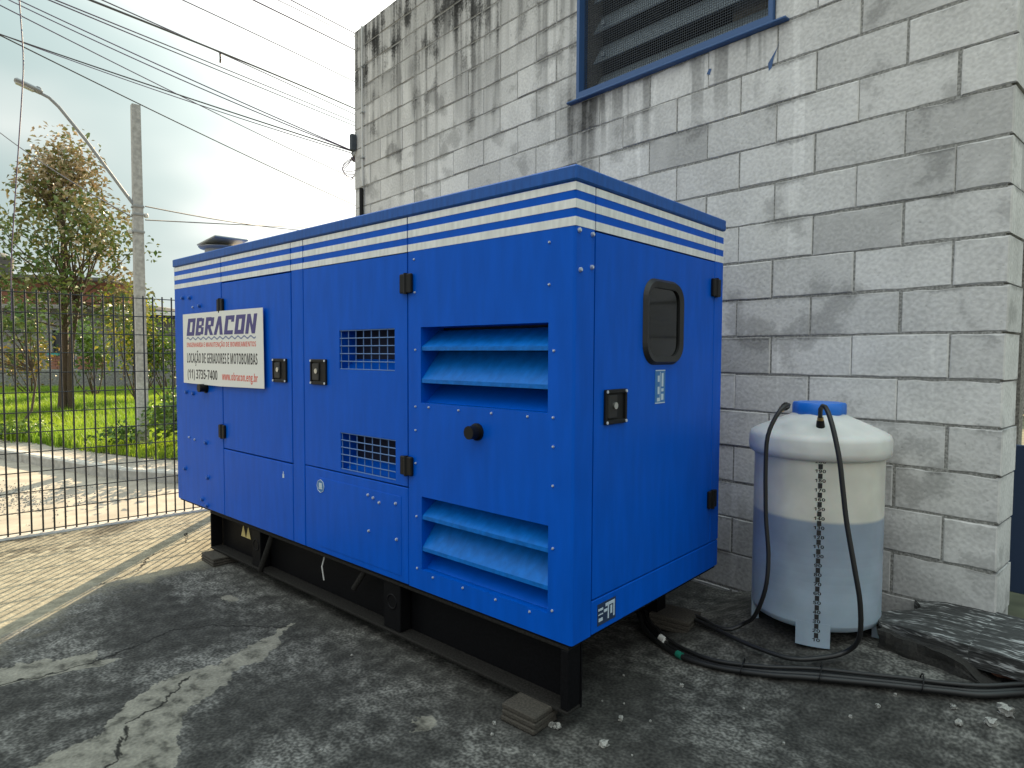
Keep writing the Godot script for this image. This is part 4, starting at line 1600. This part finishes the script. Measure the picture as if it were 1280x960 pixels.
func ragged(size: Vector3, nx: int, ny: int, nz: int, rough: float, seed_: int, shape = null) -> MB:
	# a box with a broken surface
	var f := noise(1.0, seed_, 3)
	var g := MB.new()
	var dims := [nx, ny, nz]
	for i in 3:
		var j := (i + 1) % 3
		var k := (i + 2) % 3
		for s in [-0.5, 0.5]:
			for u in dims[j]:
				for w in dims[k]:
					var q := []
					for e in [[0, 0], [1, 0], [1, 1], [0, 1]]:
						var p := Vector3.ZERO
						p[i] = s
						p[j] = -0.5 + float(u + e[0]) / dims[j]
						p[k] = -0.5 + float(w + e[1]) / dims[k]
						p *= size
						var r := Vector3(f.get_noise_3dv(p * 9.0), f.get_noise_3dv(p * 9.0 + Vector3(7, 3, 1)), f.get_noise_3dv(p * 9.0 + Vector3(1, 9, 5)))
						p += r * rough
						if shape != null:
							p = shape.call(p)
						q.append(p)
					var out := Vector3.ZERO
					out[i] = s
					g.quad_out(q[0], q[1], q[2], q[3], out)
	return g


func loose_things() -> void:
	var a := deg_to_rad(6.668)
	wood_block(Vector3(-1.025, 0.0, 1.705), Vector3(0.155, 0.066, 0.135), a + 0.02, "grey weathered wood block under the near end of the black skid")
	wood_block(Vector3(-3.62, 0.0, 1.965), Vector3(0.20, 0.052, 0.17), a - 0.05, "dark wood block under the far end of the skid")
	wood_block(Vector3(-1.12, 0.02, 0.66), Vector3(0.20, 0.07, 0.16), a + 0.1, "dark wood block under the rear of the skid near the tank")

	# rotten board and broken slab under the corner of the wall
	var plank := ragged(Vector3(1.30, 0.075, 0.44), 52, 3, 16, 0.006, 71, func(p: Vector3) -> Vector3:
		var e := sm(-0.50, -0.65, p.x)
		return Vector3(p.x - 0.05 * sin(p.z * 14.0) * e, p.y * (1.0 - 0.25 * e) - 0.01 * e, p.z * (1.0 - 0.15 * e)))
	var o := part("rotten_plank", plank, M.weathered_plank, self, Vector3(0.345, 0.212, 0.205))
	o.rotation = Vector3(0.02, -0.02, 0.01)
	tag(o, "thick rotten grey plank wedged under the right corner of the wall", "plank")
	var chunk := ragged(Vector3(0.40, 0.105, 0.26), 16, 5, 10, 0.020, 72, func(p: Vector3) -> Vector3:
		var e := sm(0.04, 0.20, p.x)
		return Vector3(p.x, p.y - 0.075 * e * sm(-0.02, 0.05, p.y), p.z))
	o = part("broken_slab", chunk, M.broken_concrete, self, Vector3(-0.095, 0.150, 0.315))
	o.rotation.y = -0.10
	tag(o, "broken dark concrete lump below the rotten plank", "concrete lump")
	chunk = ragged(Vector3(0.13, 0.04, 0.10), 6, 3, 5, 0.02, 73)
	o = part("brick_fragment", chunk, M.brick_red, self, Vector3(0.10, 0.155, 0.30))
	o.rotation = Vector3(0.2, 0.5, -0.3)
	tag(o, "reddish brick fragment in the gap under the plank", "brick fragment")

	var spots := [[-0.749, 1.617, 0.020], [-0.808, 1.454, 0.014], [-0.868, 1.360, 0.005], [-0.731, 1.381, 0.006], [-0.798, 1.084, 0.010], [-0.933, 1.409, 0.005], [-0.947, 1.671, 0.014], [-0.925, 1.665, 0.018], [-0.186, 0.767, 0.010], [-0.156, 0.690, 0.009], [-0.245, 0.862, 0.009], [0.045, 0.715, 0.018], [0.124, 0.662, 0.022], [0.152, 0.592, 0.030], [0.017, 0.652, 0.014], [-1.090, 1.815, 0.010], [-1.044, 1.865, 0.007], [-1.002, 1.192, 0.006], [-0.651, 1.591, 0.005], [-0.863, 1.834, 0.006], [-1.9, 1.95, 0.007], [-1.55, 1.98, 0.006], [-2.2, 2.62, 0.006], [-1.35, 2.35, 0.006], [-0.55, 1.05, 0.006], [-0.35, 1.15, 0.007]]
	var kinds := []
	for k in 4:
		kinds.append(ragged(Vector3(2.0, 1.3, 1.6), 3, 3, 3, 0.9, 80 + k).mesh())
	for k in spots.size():
		var q: Array = spots[k]
		var s: float = q[2]
		o = part("pebble", kinds[k % 4], M.stone, self, Vector3(q[0], yard_height(q[0], q[1]) + s * 0.4, q[1]))
		o.scale = Vector3.ONE * s * 0.62
		o.rotation = Vector3(0, rng.randf() * TAU, 0)
		tag(o, "small pale pebble lying on the dark concrete", "pebble", "pale pebbles scattered over the yard")


# ------------------------------------------------------------------ fence
func fence() -> void:
	var fx := -5.09
	var p := thing("mesh_fence", "dark welded wire mesh fence standing between yard and road", "fence", Vector3(fx, 0, 2.4))
	var z := -2.36
	var pole := MB.new().tube(PackedVector3Array([Vector3(0, 0, 0), Vector3(0, 1.765, 0)]), 0.0060, 8).mesh()
	while z < 2.4:
		part("upright_wire", pole, M.fence_wire, p, Vector3(rng.randfn(0, 0.0012), 0.0, z))
		z += 0.0675
	var rail := MB.new().tube(PackedVector3Array([Vector3(0, 0, -2.38), Vector3(0, 0, 2.40)]), 0.0040, 6).mesh()
	for k in 13:
		part("cross_wire", rail, M.fence_wire, p, Vector3(0.0092, 0.035 + k * 0.1425, 0))
	for zz in [-1.03, 2.55]:
		var g := MB.new()
		g.box(Vector3(-0.035, 0.89, zz), Vector3(0.06, 1.80, 0.08), 0.005)
		part("post", g, M.fence_wire, p)


# ------------------------------------------------------------------ street beyond the fence
func leaf_mesh(l: float, w: float) -> ArrayMesh:
	var g := MB.new()
	var a := Vector3(0, 0, 0)
	var b := Vector3(l * 0.45, 0.10 * l, w)
	var c := Vector3(l, -0.15 * l, 0)
	var d := Vector3(l * 0.45, 0.10 * l, -w)
	g.tri(a, b, c)
	g.tri(a, c, d)
	return g.mesh()


func leaves(called: String, p: Node3D, spots: Array, size: float, colours: Array) -> void:
	var mm := MultiMesh.new()
	mm.transform_format = MultiMesh.TRANSFORM_3D
	mm.use_colors = true
	mm.mesh = leaf_mesh(1.0, 0.30)
	mm.instance_count = spots.size()
	for i in spots.size():
		var b := Basis.from_euler(Vector3(rng.randf_range(-0.9, 0.9), rng.randf() * TAU, rng.randf_range(-1.2, 0.4)))
		mm.set_instance_transform(i, Transform3D(b.scaled(Vector3.ONE * size * rng.randf_range(0.65, 1.25)), spots[i][0]))
		var t: float = spots[i][1]
		var k := clampf(t + rng.randfn(0, 0.16), 0, 0.999) * (colours.size() - 1)
		var c: Color = colours[int(k)].lerp(colours[int(k) + 1], k - int(k))
		mm.set_instance_color(i, c * rng.randf_range(0.75, 1.2))
	var o := MultiMeshInstance3D.new()
	o.name = called
	o.multimesh = mm
	o.material_override = M.leaf
	o.set_meta("kind", "stuff")
	p.add_child(o, true)


func limb(g: MB, a: Vector3, b: Vector3, ra: float, rb: float, bend := 0.1) -> PackedVector3Array:
	var pts := PackedVector3Array()
	var radii := []
	var k := Vector3(rng.randfn(0, bend), rng.randfn(0, bend * 0.4), rng.randfn(0, bend)) * a.distance_to(b)
	for i in 7:
		var t := i / 6.0
		pts.append(a.lerp(b, t) + k * sin(t * PI))
		radii.append(lerpf(ra, rb, t))
	g.tube(pts, radii, 7)
	return pts


func big_tree() -> void:
	var p := thing("street_tree", "young tree with two slim trunks and sparse bronze and green leaves", "tree", Vector3(-14.216, 0.08, 1.515))
	var g := MB.new()
	var main := limb(g, Vector3(0, 0, 0.06), Vector3(0.03, 2.6, -0.02), 0.085, 0.055, 0.02)
	var second := limb(g, Vector3(0.02, 0, -0.10), Vector3(0.05, 2.2, -0.24), 0.06, 0.04, 0.03)
	var spots := []
	var tips := []
	# crown: limbs rise from the upper trunks into an uneven egg, wide below and thin on top
	limb(g, main[6], Vector3(0.05, 4.7, -0.05), 0.055, 0.012, 0.03)
	for i in 62:
		var h := pow(rng.randf(), 0.85)
		var y := lerpf(1.95, 4.75, h)
		var r := 1.45 * sqrt(sin(clampf(0.18 + 0.82 * (1.0 - h), 0, 1) * PI * 0.62)) * rng.randf_range(0.45, 1.0)
		if h > 0.72:
			r *= 0.45
		var a := rng.randf() * TAU
		var tip := Vector3(cos(a) * r, y, sin(a) * r)
		var root := Vector3(0.03, maxf(1.7, y - 0.35 - r * 0.6), -0.02) if i % 3 else second[6]
		limb(g, root, tip, 0.020, 0.005, 0.08)
		tips.append(tip)
	for i in 5:
		tips.append(Vector3(0.05 + rng.randfn(0, 0.12), 4.75 + i * 0.10, -0.05 + rng.randfn(0, 0.12)))
	part("trunk", g, M.bark, p)
	for t in tips:
		var n := rng.randi_range(62, 128)
		var red := clampf(rng.randf() * 0.75 + (t.y - 3.3) * 0.28 + (0.25 if t.z < -0.5 else 0.0), 0, 1)
		for k in n:
			var o := Vector3(rng.randfn(0, 0.24), rng.randfn(0, 0.20), rng.randfn(0, 0.24)).limit_length(0.42)
			spots.append([t + o, red])
	leaves("crown", p, spots, 0.112, [Color(0.06, 0.12, 0.025), Color(0.13, 0.18, 0.045), Color(0.24, 0.22, 0.09), Color(0.42, 0.32, 0.21)])


func bush(called: String, label: String, category: String, at: Vector3, h: float, r: float, n: int, size: float, colours: Array, stem := true) -> void:
	var p := thing(called, label, category, at)
	var spots := []
	var g := MB.new()
	for i in 9:
		var a := rng.randf() * TAU
		var tip := Vector3(cos(a) * r * rng.randf_range(0.2, 0.9), h * rng.randf_range(0.45, 0.95), sin(a) * r * rng.randf_range(0.2, 0.9))
		limb(g, Vector3(rng.randfn(0, 0.04), 0, rng.randfn(0, 0.04)), tip, 0.016, 0.004, 0.08)
		var shade := rng.randf()
		for k in n / 9:
			spots.append([tip + Vector3(rng.randfn(0, r * 0.30), rng.randfn(0, h * 0.13), rng.randfn(0, r * 0.30)), shade])
	if stem:
		part("stem", g, M.bark, p)
	leaves("foliage", p, spots, size, colours)


func street_place(u: float, y: float, off: float) -> Vector3:
	return STREET_ORIGIN + STREET_U * u + STREET_N * off + Vector3(0, y - 0.1, 0)


func vegetation() -> void:
	big_tree()
	var green := [Color(0.04, 0.10, 0.015), Color(0.09, 0.17, 0.025), Color(0.17, 0.25, 0.04)]
	var yellow := [Color(0.12, 0.22, 0.02), Color(0.34, 0.38, 0.03), Color(0.50, 0.40, 0.04)]
	# arching sapling at the left edge
	var p := thing("arching_sapling", "leafy sapling on a thin curved stem at the left edge of the verge", "sapling", Vector3(-11.6, 0.08, 2.55))
	var g := MB.new()
	var pts := PackedVector3Array([Vector3(0.3, -0.05, 0.05), Vector3(0.15, 0.10, -0.12), Vector3(0.0, 0.35, -0.30), Vector3(-0.05, 0.75, -0.36), Vector3(-0.05, 1.1, -0.30), Vector3(-0.05, 1.55, -0.12)])
	g.tube(pts, [0.020, 0.020, 0.018, 0.016, 0.013, 0.006], 7)
	var spots := []
	for i in 18:
		var t := Vector3(-0.05 + rng.randfn(0, 0.30), rng.randf_range(1.05, 1.95), rng.randf_range(-0.45, 0.75))
		limb(g, Vector3(-0.05, 0.95, -0.33), t, 0.008, 0.003, 0.1)
		for k in 60:
			spots.append([t + Vector3(rng.randfn(0, 0.13), rng.randfn(0, 0.11), rng.randfn(0, 0.13)), rng.randf() * 0.6 + (0.3 if i % 3 == 0 else 0.0)])
	part("stem", g, M.bark, p)
	leaves("foliage", p, spots, 0.095, [Color(0.05, 0.11, 0.02), Color(0.13, 0.20, 0.05), Color(0.26, 0.30, 0.10)])
	bush("wall_shrub", "yellow-green shrub growing between the slim trunks and the lamp pole", "shrub", Vector3(-16.65, 0.08, -0.19), 2.6, 0.62, 1100, 0.11, yellow)
	bush("wall_shrub", "round green shrub behind the trunks in front of the low brick wall", "shrub", Vector3(-19.6, 0.08, 0.20), 1.9, 0.65, 900, 0.12, green)
	bush("wall_shrub", "tall green shrub right of the lamp pole", "shrub", Vector3(-16.8, 0.08, -0.90), 2.0, 0.70, 1300, 0.11, green)
	bush("wall_shrub", "orange-tinged shrub at the left end of the far wall", "shrub", Vector3(-21.2, 0.08, 1.45), 1.9, 0.7, 600, 0.13, [Color(0.07, 0.13, 0.02), Color(0.25, 0.22, 0.04), Color(0.50, 0.28, 0.06)])
	bush("weed", "tall green weeds at the foot of the lamp pole, to its right", "weed", Vector3(-8.35, 0.07, 1.02), 0.75, 0.35, 500, 0.09, green, false)
	bush("weed", "low dark weeds left of the foot of the lamp pole", "weed", Vector3(-8.62, 0.07, 1.55), 0.32, 0.30, 260, 0.07, green, false)
	bush("weed", "weeds hanging over the pavement edge close to the generator", "weed", Vector3(-7.9, 0.07, 0.85), 0.85, 0.45, 550, 0.09, green, false)
	bush("weed", "dark weeds at the pavement edge on the left", "weed", Vector3(-10.9, 0.07, 2.45), 0.30, 0.45, 300, 0.08, green, false)


func lamp_pole() -> void:
	var p := thing("street_lamp", "square concrete lamp pole with white painted foot and slanting arm", "street lamp", Vector3(-8.717, 0.07, 1.345), atan2(0.09, 0.95) - 0.1)
	var g := MB.new()
	var sect := func(y: float, w: float) -> Array:
		return [Vector3(-w, y, -w), Vector3(w, y, -w), Vector3(w, y, w), Vector3(-w, y, w)]
	var rings := [sect.call(0.0, 0.066), sect.call(0.868, 0.062), sect.call(4.37, 0.048)]
	for k in 2:
		g = MB.new()
		for i in 4:
			var j := (i + 1) % 4
			g.quad_out(rings[k][i], rings[k][j], rings[k + 1][j], rings[k + 1][i], (rings[k][i] + rings[k][j]) * Vector3(1, 0, 1))
		if k == 1:
			g.quad_out(rings[2][0], rings[2][1], rings[2][2], rings[2][3], Vector3.UP)
		part("painted_foot" if k == 0 else "shaft", g, M.pole_white if k == 0 else M.pole_concrete, p)
	var arm := MB.new().tube(PackedVector3Array([Vector3(0.0, 3.13, 0.05), Vector3(-0.03, 3.30, 0.16), Vector3(-0.12, 3.85, 0.52), Vector3(-0.17, 4.20, 0.78), Vector3(-0.19, 4.29, 0.87), Vector3(-0.205, 4.33, 0.96)]), 0.019, 8)
	var ao := part("arm", arm, M.lamp_grey, p)
	var head := MB.new()
	head.box(Vector3(0, 0, 0.11), Vector3(0.10, 0.05, 0.28), 0.018)
	head.box(Vector3(0, 0.03, 0.02), Vector3(0.05, 0.03, 0.05), 0.008)
	var ho := part("lantern", head, M.lamp_grey, p, Vector3(-0.21, 4.345, 0.96))
	ho.rotation.x = -0.30
	part("lens", MB.new().box(Vector3(0, -0.028, 0.14), Vector3(0.075, 0.012, 0.18), 0.004), M.lamp_lens, ho)
	for y in [3.10, 3.0, 2.78]:
		part("clamp", MB.new().box(Vector3(0, y, 0), Vector3(0.13, 0.028, 0.13), 0.004), M.lamp_grey, p)
	part("insulator", MB.new().lathe([Vector2(0, -0.03), Vector2(0.022, -0.025), Vector2(0.03, 0.0), Vector2(0.022, 0.025), Vector2(0, 0.03)], 10), M.conduit_white, p, Vector3(0.02, 3.0, -0.09))
	part("insulator", MB.new().lathe([Vector2(0, -0.03), Vector2(0.022, -0.025), Vector2(0.03, 0.0), Vector2(0.022, 0.025), Vector2(0, 0.03)], 10), M.conduit_white, p, Vector3(0.02, 2.78, 0.09))


func facade(p: Node3D, called: String, m: Material, u0: float, u1: float, y0: float, y1: float, off: float, deep: float, holes := []) -> MeshInstance3D:
	var g := MB.new()
	g.plate(u0, u1, y0, y1, -0.2, 0.0, holes)
	if deep > 0.0:
		g.box(Vector3(u0 + 0.1, (y0 + y1) / 2, -deep / 2 - 0.11), Vector3(0.19, y1 - y0 - 0.01, deep - 0.2))
		g.box(Vector3(u1 - 0.1, (y0 + y1) / 2, -deep / 2 - 0.11), Vector3(0.19, y1 - y0 - 0.01, deep - 0.2))
		g.box(Vector3((u0 + u1) / 2, (y0 + y1) / 2, -deep), Vector3(u1 - u0 - 0.4, y1 - y0 - 0.01, 0.15))
	return part(called, g, m, p, Vector3(0, 0, -off))


func house_window(p: Node3D, u0: float, u1: float, y0: float, y1: float, off: float, pale := true) -> void:
	var g := MB.new()
	g.plate(u0, u1, y0, y1, -0.12, 0.03, [[u0 + 0.06, u1 - 0.06, y0 + 0.06, y1 - 0.06]])
	var w := part("window", g, M.white_frame if pale else M.lamp_grey, p, Vector3(0, 0, -off))
	part("pane", MB.new().box(Vector3((u0 + u1) / 2, (y0 + y1) / 2, -0.09), Vector3(u1 - u0 - 0.1, y1 - y0 - 0.1, 0.01)), M.pane_dark, w)


func far_houses() -> void:
	var turn := atan2(0.804, 0.594)
	# two-storey house: grey below, raw brick above
	var p := thing("brick_house", "two-storey house with raw red brick upper floor at the far left", "house", STREET_ORIGIN, turn)
	facade(p, "ground_floor_wall", M.house_grey, -9.0, 2.2, 0.0, 3.0, 6.0, 2.0, [[-1.9, -0.9, 0.6, 2.2], [0.3, 1.2, 1.1, 2.2]])
	facade(p, "upper_wall", M.brick_red, -9.0, 0.6, 3.18, 4.25, 6.0, 2.0, [[-2.3, -1.85, 3.3, 3.75], [-5.5, -4.6, 3.3, 4.0]])
	part("floor_slab", MB.new().box(Vector3(-3.3, 3.09, -0.8), Vector3(11.8, 0.17, 2.8), 0.02), M.house_pale, p, Vector3(0, 0, -6.0))
	part("roof", MB.new().box(Vector3(-4.2, 4.36, -0.8), Vector3(10.2, 0.14, 3.0), 0.02, Basis(Vector3(0, 0, 1), -0.03)), M.roof_sheet, p, Vector3(0, 0, -6.0))
	part("roof_tank", MB.new().lathe([Vector2(0, 0), Vector2(0.55, 0), Vector2(0.6, 0.7), Vector2(0.62, 0.75), Vector2(0.3, 0.95), Vector2(0, 1.0)], 20), M.roof_sheet, p, Vector3(-4.6, 4.5, -7.0))
	house_window(p, -2.3, -1.85, 3.3, 3.75, 6.0)
	house_window(p, -5.5, -4.6, 3.3, 4.0, 6.0)
	house_window(p, -1.9, -0.9, 0.6, 2.2, 6.0, false)
	house_window(p, 0.3, 1.2, 1.1, 2.2, 6.0, false)

	p = thing("grey_house", "low grey house with pale roof edge to the right of the lamp pole", "house", STREET_ORIGIN, turn)
	facade(p, "wall", M.house_grey, 2.3, 9.5, 0.0, 2.52, 3.0, 5.0, [[3.75, 4.05, 1.2, 2.2], [6.0, 7.0, 1.0, 2.1]])
	part("roof", MB.new().box(Vector3(5.9, 2.66, -2.3), Vector3(7.8, 0.10, 6.2), 0.02, Basis(Vector3(0, 0, 1), -0.035)), M.roof_sheet, p, Vector3(0, 0, -3.0))
	part("eaves_board", MB.new().box(Vector3(5.9, 2.60, 0.83), Vector3(7.8, 0.13, 0.04), 0.01, Basis(Vector3(0, 0, 1), -0.035)), M.white_frame, p, Vector3(0, 0, -3.0))
	house_window(p, 3.75, 4.05, 1.2, 2.2, 3.0, false)
	house_window(p, 6.0, 7.0, 1.0, 2.1, 3.0, false)

	p = thing("garden_shed", "plain grey shed between the brick house and the grey house", "shed", STREET_ORIGIN, turn)
	facade(p, "wall", M.house_pale, 0.75, 2.2, 0.0, 2.35, 4.6, 1.2, [[1.2, 1.75, 0.2, 1.9]])
	part("roof", MB.new().box(Vector3(1.48, 2.42, -0.6), Vector3(1.8, 0.08, 1.7), 0.02), M.roof_sheet, p, Vector3(0, 0, -4.6))
	part("door", MB.new().box(Vector3(1.475, 1.05, -0.08), Vector3(0.53, 1.68, 0.06), 0.01), M.lamp_grey, p, Vector3(0, 0, -4.6))

	# low boundary wall with bare brick stretches
	p = thing("low_wall", "low grey boundary wall with patches of bare red brick at the far side of the verge", "wall", STREET_ORIGIN, turn)
	part("base", MB.new().box(Vector3(0.0, 0.30, -0.1), Vector3(20.0, 0.68, 0.2), 0.02), M.house_grey, p)
	for s in [[1.52, 1.97], [2.36, 3.26], [-3.4, -1.2]]:
		for r in 5:
			var x: float = s[0] + (0.0 if r % 2 else 0.06)
			while x < s[1] - 0.05:
				var l := minf(0.21, s[1] - x)
				part("brick", MB.new().box(Vector3.ZERO, Vector3(l - 0.012, 0.078, 0.14), 0.006), M.brick_red, p, Vector3(x + l / 2, 0.685 + r * 0.088, -0.1))
				x += 0.21
	p = thing("teal_bench", "small turquoise bench on top of the low far wall", "bench", STREET_ORIGIN, turn)
	part("seat", MB.new().box(Vector3(1.68, 1.19, -0.12), Vector3(0.34, 0.05, 0.30), 0.01), M.teal_paint, p)
	part("front", MB.new().box(Vector3(1.68, 1.145, 0.01), Vector3(0.32, 0.05, 0.03), 0.005), M.teal_paint, p)
	for u in [1.54, 1.82]:
		part("leg", MB.new().box(Vector3(u, 1.145, -0.14), Vector3(0.04, 0.05, 0.24), 0.005), M.teal_paint, p)
	p = thing("leaning_plank", "pale plank leaning against the grey house beyond the tree", "plank", STREET_ORIGIN, turn)
	part("board", MB.new().box(Vector3(0.75, 1.7, -0.75), Vector3(0.16, 2.0, 0.05), 0.01, Basis(Vector3(0, 0, 1), -0.42)), M.house_pale, p)


# quadratic through three points, run on a little at both ends
func cable(called: String, label: String, a: Vector3, m: Vector3, b: Vector3, r: float, mtl: Material, t0 := -0.25, t1 := 1.12, group := "overhead cables crossing the sky") -> Node3D:
	var p := thing(called, label, "cable", Vector3.ZERO, 0.0, group)
	var tm := Vector2(m.x - a.x, m.z - a.z).length() / maxf(0.001, Vector2(b.x - a.x, b.z - a.z).length())
	var pts := PackedVector3Array()
	for i in 41:
		var t := lerpf(t0, t1, i / 40.0)
		var l0 := (t - tm) * (t - 1.0) / (tm)
		var l1 := t * (t - 1.0) / (tm * (tm - 1.0))
		var l2 := t * (t - tm) / (1.0 - tm)
		pts.append(a * l0 + m * l1 + b * l2)
	part("wire", MB.new().tube(pts, r, 6), mtl, p)
	return p


func cables() -> void:
	var v: Material = M.cable_violet
	var k: Material = M.cable_grey
	var c := cable("overhead_cable", "thick black bundled overhead cable with a hanging clip across the upper left sky", Vector3(-6.378, 4.594, 3.107), Vector3(-8.844, 5.472, 0.272), Vector3(-13.224, 6.926, -4.762), 0.012, k, -0.02)
	part("splice", MB.new().box(Vector3(-6.92, 4.86, 2.52), Vector3(0.17, 0.05, 0.08), 0.015, Basis(Vector3.UP, 0.86)), k, c)
	for i in 4:
		part("tap", MB.new().box(Vector3(-6.97 + 0.03 * i, 4.815, 2.47 + 0.035 * i), Vector3(0.012, 0.05, 0.012), 0.002), k, c)
	part("clip", MB.new().tube(PackedVector3Array([Vector3(-8.844, 5.47, 0.272), Vector3(-8.86, 5.40, 0.262), Vector3(-8.83, 5.33, 0.275), Vector3(-8.80, 5.36, 0.28)]), 0.014, 6), k, c)
	cable("overhead_cable", "thin overhead cable running just below the thick bundle", Vector3(-7.330, 5.044, 2.370), Vector3(-9.252, 5.625, 0.045), Vector3(-13.224, 6.775, -4.761), 0.007, v)
	cable("overhead_cable", "upper one of a close pair of thin overhead cables mid sky", Vector3(-7.354, 4.881, 2.623), Vector3(-9.110, 5.410, 0.415), Vector3(-13.224, 6.624, -4.761), 0.007, v)
	cable("overhead_cable", "lower one of the close pair of thin overhead cables mid sky", Vector3(-7.559, 4.960, 2.682), Vector3(-9.334, 5.448, 0.350), Vector3(-13.225, 6.548, -4.760), 0.007, v)
	cable("service_cable", "upper of two straight service cables ending at the wall bracket", Vector3(-7.374, 4.828, 2.979), Vector3(-6.533, 4.152, 1.570), Vector3(-5.56, 3.42, -0.06), 0.0055, v, -0.4, 1.0)
	cable("service_cable", "lower of two straight service cables ending at the wall bracket", Vector3(-7.877, 5.041, 3.081), Vector3(-6.729, 4.182, 1.525), Vector3(-5.56, 3.42, -0.06), 0.0055, v, -0.4, 1.0)
	cable("overhead_cable", "thin overhead cable passing just under the wall bracket", Vector3(-8.377, 5.170, 3.073), Vector3(-9.825, 5.153, 0.736), Vector3(-13.228, 5.257, -4.755), 0.0065, v)
	cable("service_cable", "thick sagging dark service cable ending at the wall bracket", Vector3(-7.878, 4.601, 3.093), Vector3(-6.778, 4.025, 1.597), Vector3(-5.56, 3.42, -0.06), 0.0065, k, -0.4, 1.0)
	cable("service_cable", "thin cable strung along the sagging dark service cable", Vector3(-7.978, 4.655, 3.091), Vector3(-6.824, 4.012, 1.587), Vector3(-5.56, 3.40, -0.06), 0.0045, v, -0.4, 1.0)
	cable("overhead_cable", "lowest long cable, grazing the top of the lamp pole", Vector3(-8.378, 4.859, 3.082), Vector3(-9.579, 4.763, 1.141), Vector3(-13.229, 4.646, -4.753), 0.0075, k)
	cable("overhead_cable", "single cable above the thick bundle near the roof of the building", Vector3(-7.274, 5.333, 1.968), Vector3(-9.367, 6.099, -0.597), Vector3(-12.357, 7.141, -4.263), 0.007, v)
	cable("overhead_cable", "fourth cable from the top right corner of the sky, thick and dark", Vector3(-7.105, 5.506, 1.181), Vector3(-9.378, 6.524, -1.177), Vector3(-12.356, 7.845, -4.266), 0.010, v)
	cable("overhead_cable", "thin upper cable at the top of the sky beside the roof", Vector3(-7.104, 5.641, 1.178), Vector3(-9.678, 6.856, -1.490), Vector3(-12.355, 8.160, -4.267), 0.006, v)
	cable("overhead_cable", "topmost dark cable at the top of the sky beside the roof", Vector3(-7.372, 5.878, 1.022), Vector3(-9.954, 7.080, -1.719), Vector3(-12.355, 8.195, -4.267), 0.009, v)
	cable("pole_cable", "upper thin cable leaving the lamp pole toward the building", Vector3(-8.698, 3.188, 1.259), Vector3(-9.922, 3.386, 0.124), Vector3(-18.423, 5.524, -7.756), 0.008, k, 0.0, 1.7)
	cable("pole_cable", "lower thin cable leaving the lamp pole toward the building", Vector3(-8.699, 3.016, 1.262), Vector3(-10.273, 3.397, -0.198), Vector3(-18.424, 5.445, -7.755), 0.008, k, 0.0, 1.7)
	cable("pole_cable", "thin cable from the lamp pole through the tree to the left", Vector3(-19.376, 7.338, 2.914), Vector3(-12.676, 4.471, 1.930), Vector3(-8.717, 3.006, 1.348), 0.008, k, -0.2, 1.0)
	var d := thing("hanging_wire", "loose violet wire hanging down the left edge of the sky", "wire", Vector3.ZERO)
	part("wire", curve([[-6.356, 5.4, 2.69], [-6.356, 4.506, 2.690], [-6.356, 4.310, 2.684], [-6.354, 3.849, 2.669], [-6.355, 3.578, 2.681], [-6.358, 3.168, 2.712], [-6.362, 2.449, 2.767], [-6.364, 2.074, 2.793], [-6.364, 1.60, 2.80]], 0.0048), v, d)


func blue_gate() -> void:
	var p := thing("blue_gate", "blue metal gate leaf seen past the right end of the block wall", "gate", Vector3(-0.1, 0, -1.05))
	part("sheet", MB.new().box(Vector3(0.35, 0.45, 0), Vector3(0.9, 0.80, 0.03), 0.004), M.gate_blue, p)
	for x in [-0.11, 0.35, 0.81]:
		part("upright", MB.new().box(Vector3(x, 0.47, 0.03), Vector3(0.04, 0.90, 0.04), 0.005), M.gate_blue, p)
	p = thing("yard_wall", "pale sunlit wall far behind the blue gate", "wall", Vector3(0, 0, -16))
	part("wall", MB.new().box(Vector3(3.0, 1.2, 0), Vector3(18, 2.5, 0.2), 0.02), M.house_pale, p)


func _ready() -> void:
	rng.seed = 20240
	stage()
	materials()
	setting()
	building()
	generator()
	fence()
	tank()
	hoses()
	loose_things()
	lamp_pole()
	far_houses()
	vegetation()
	cables()
	blue_gate()
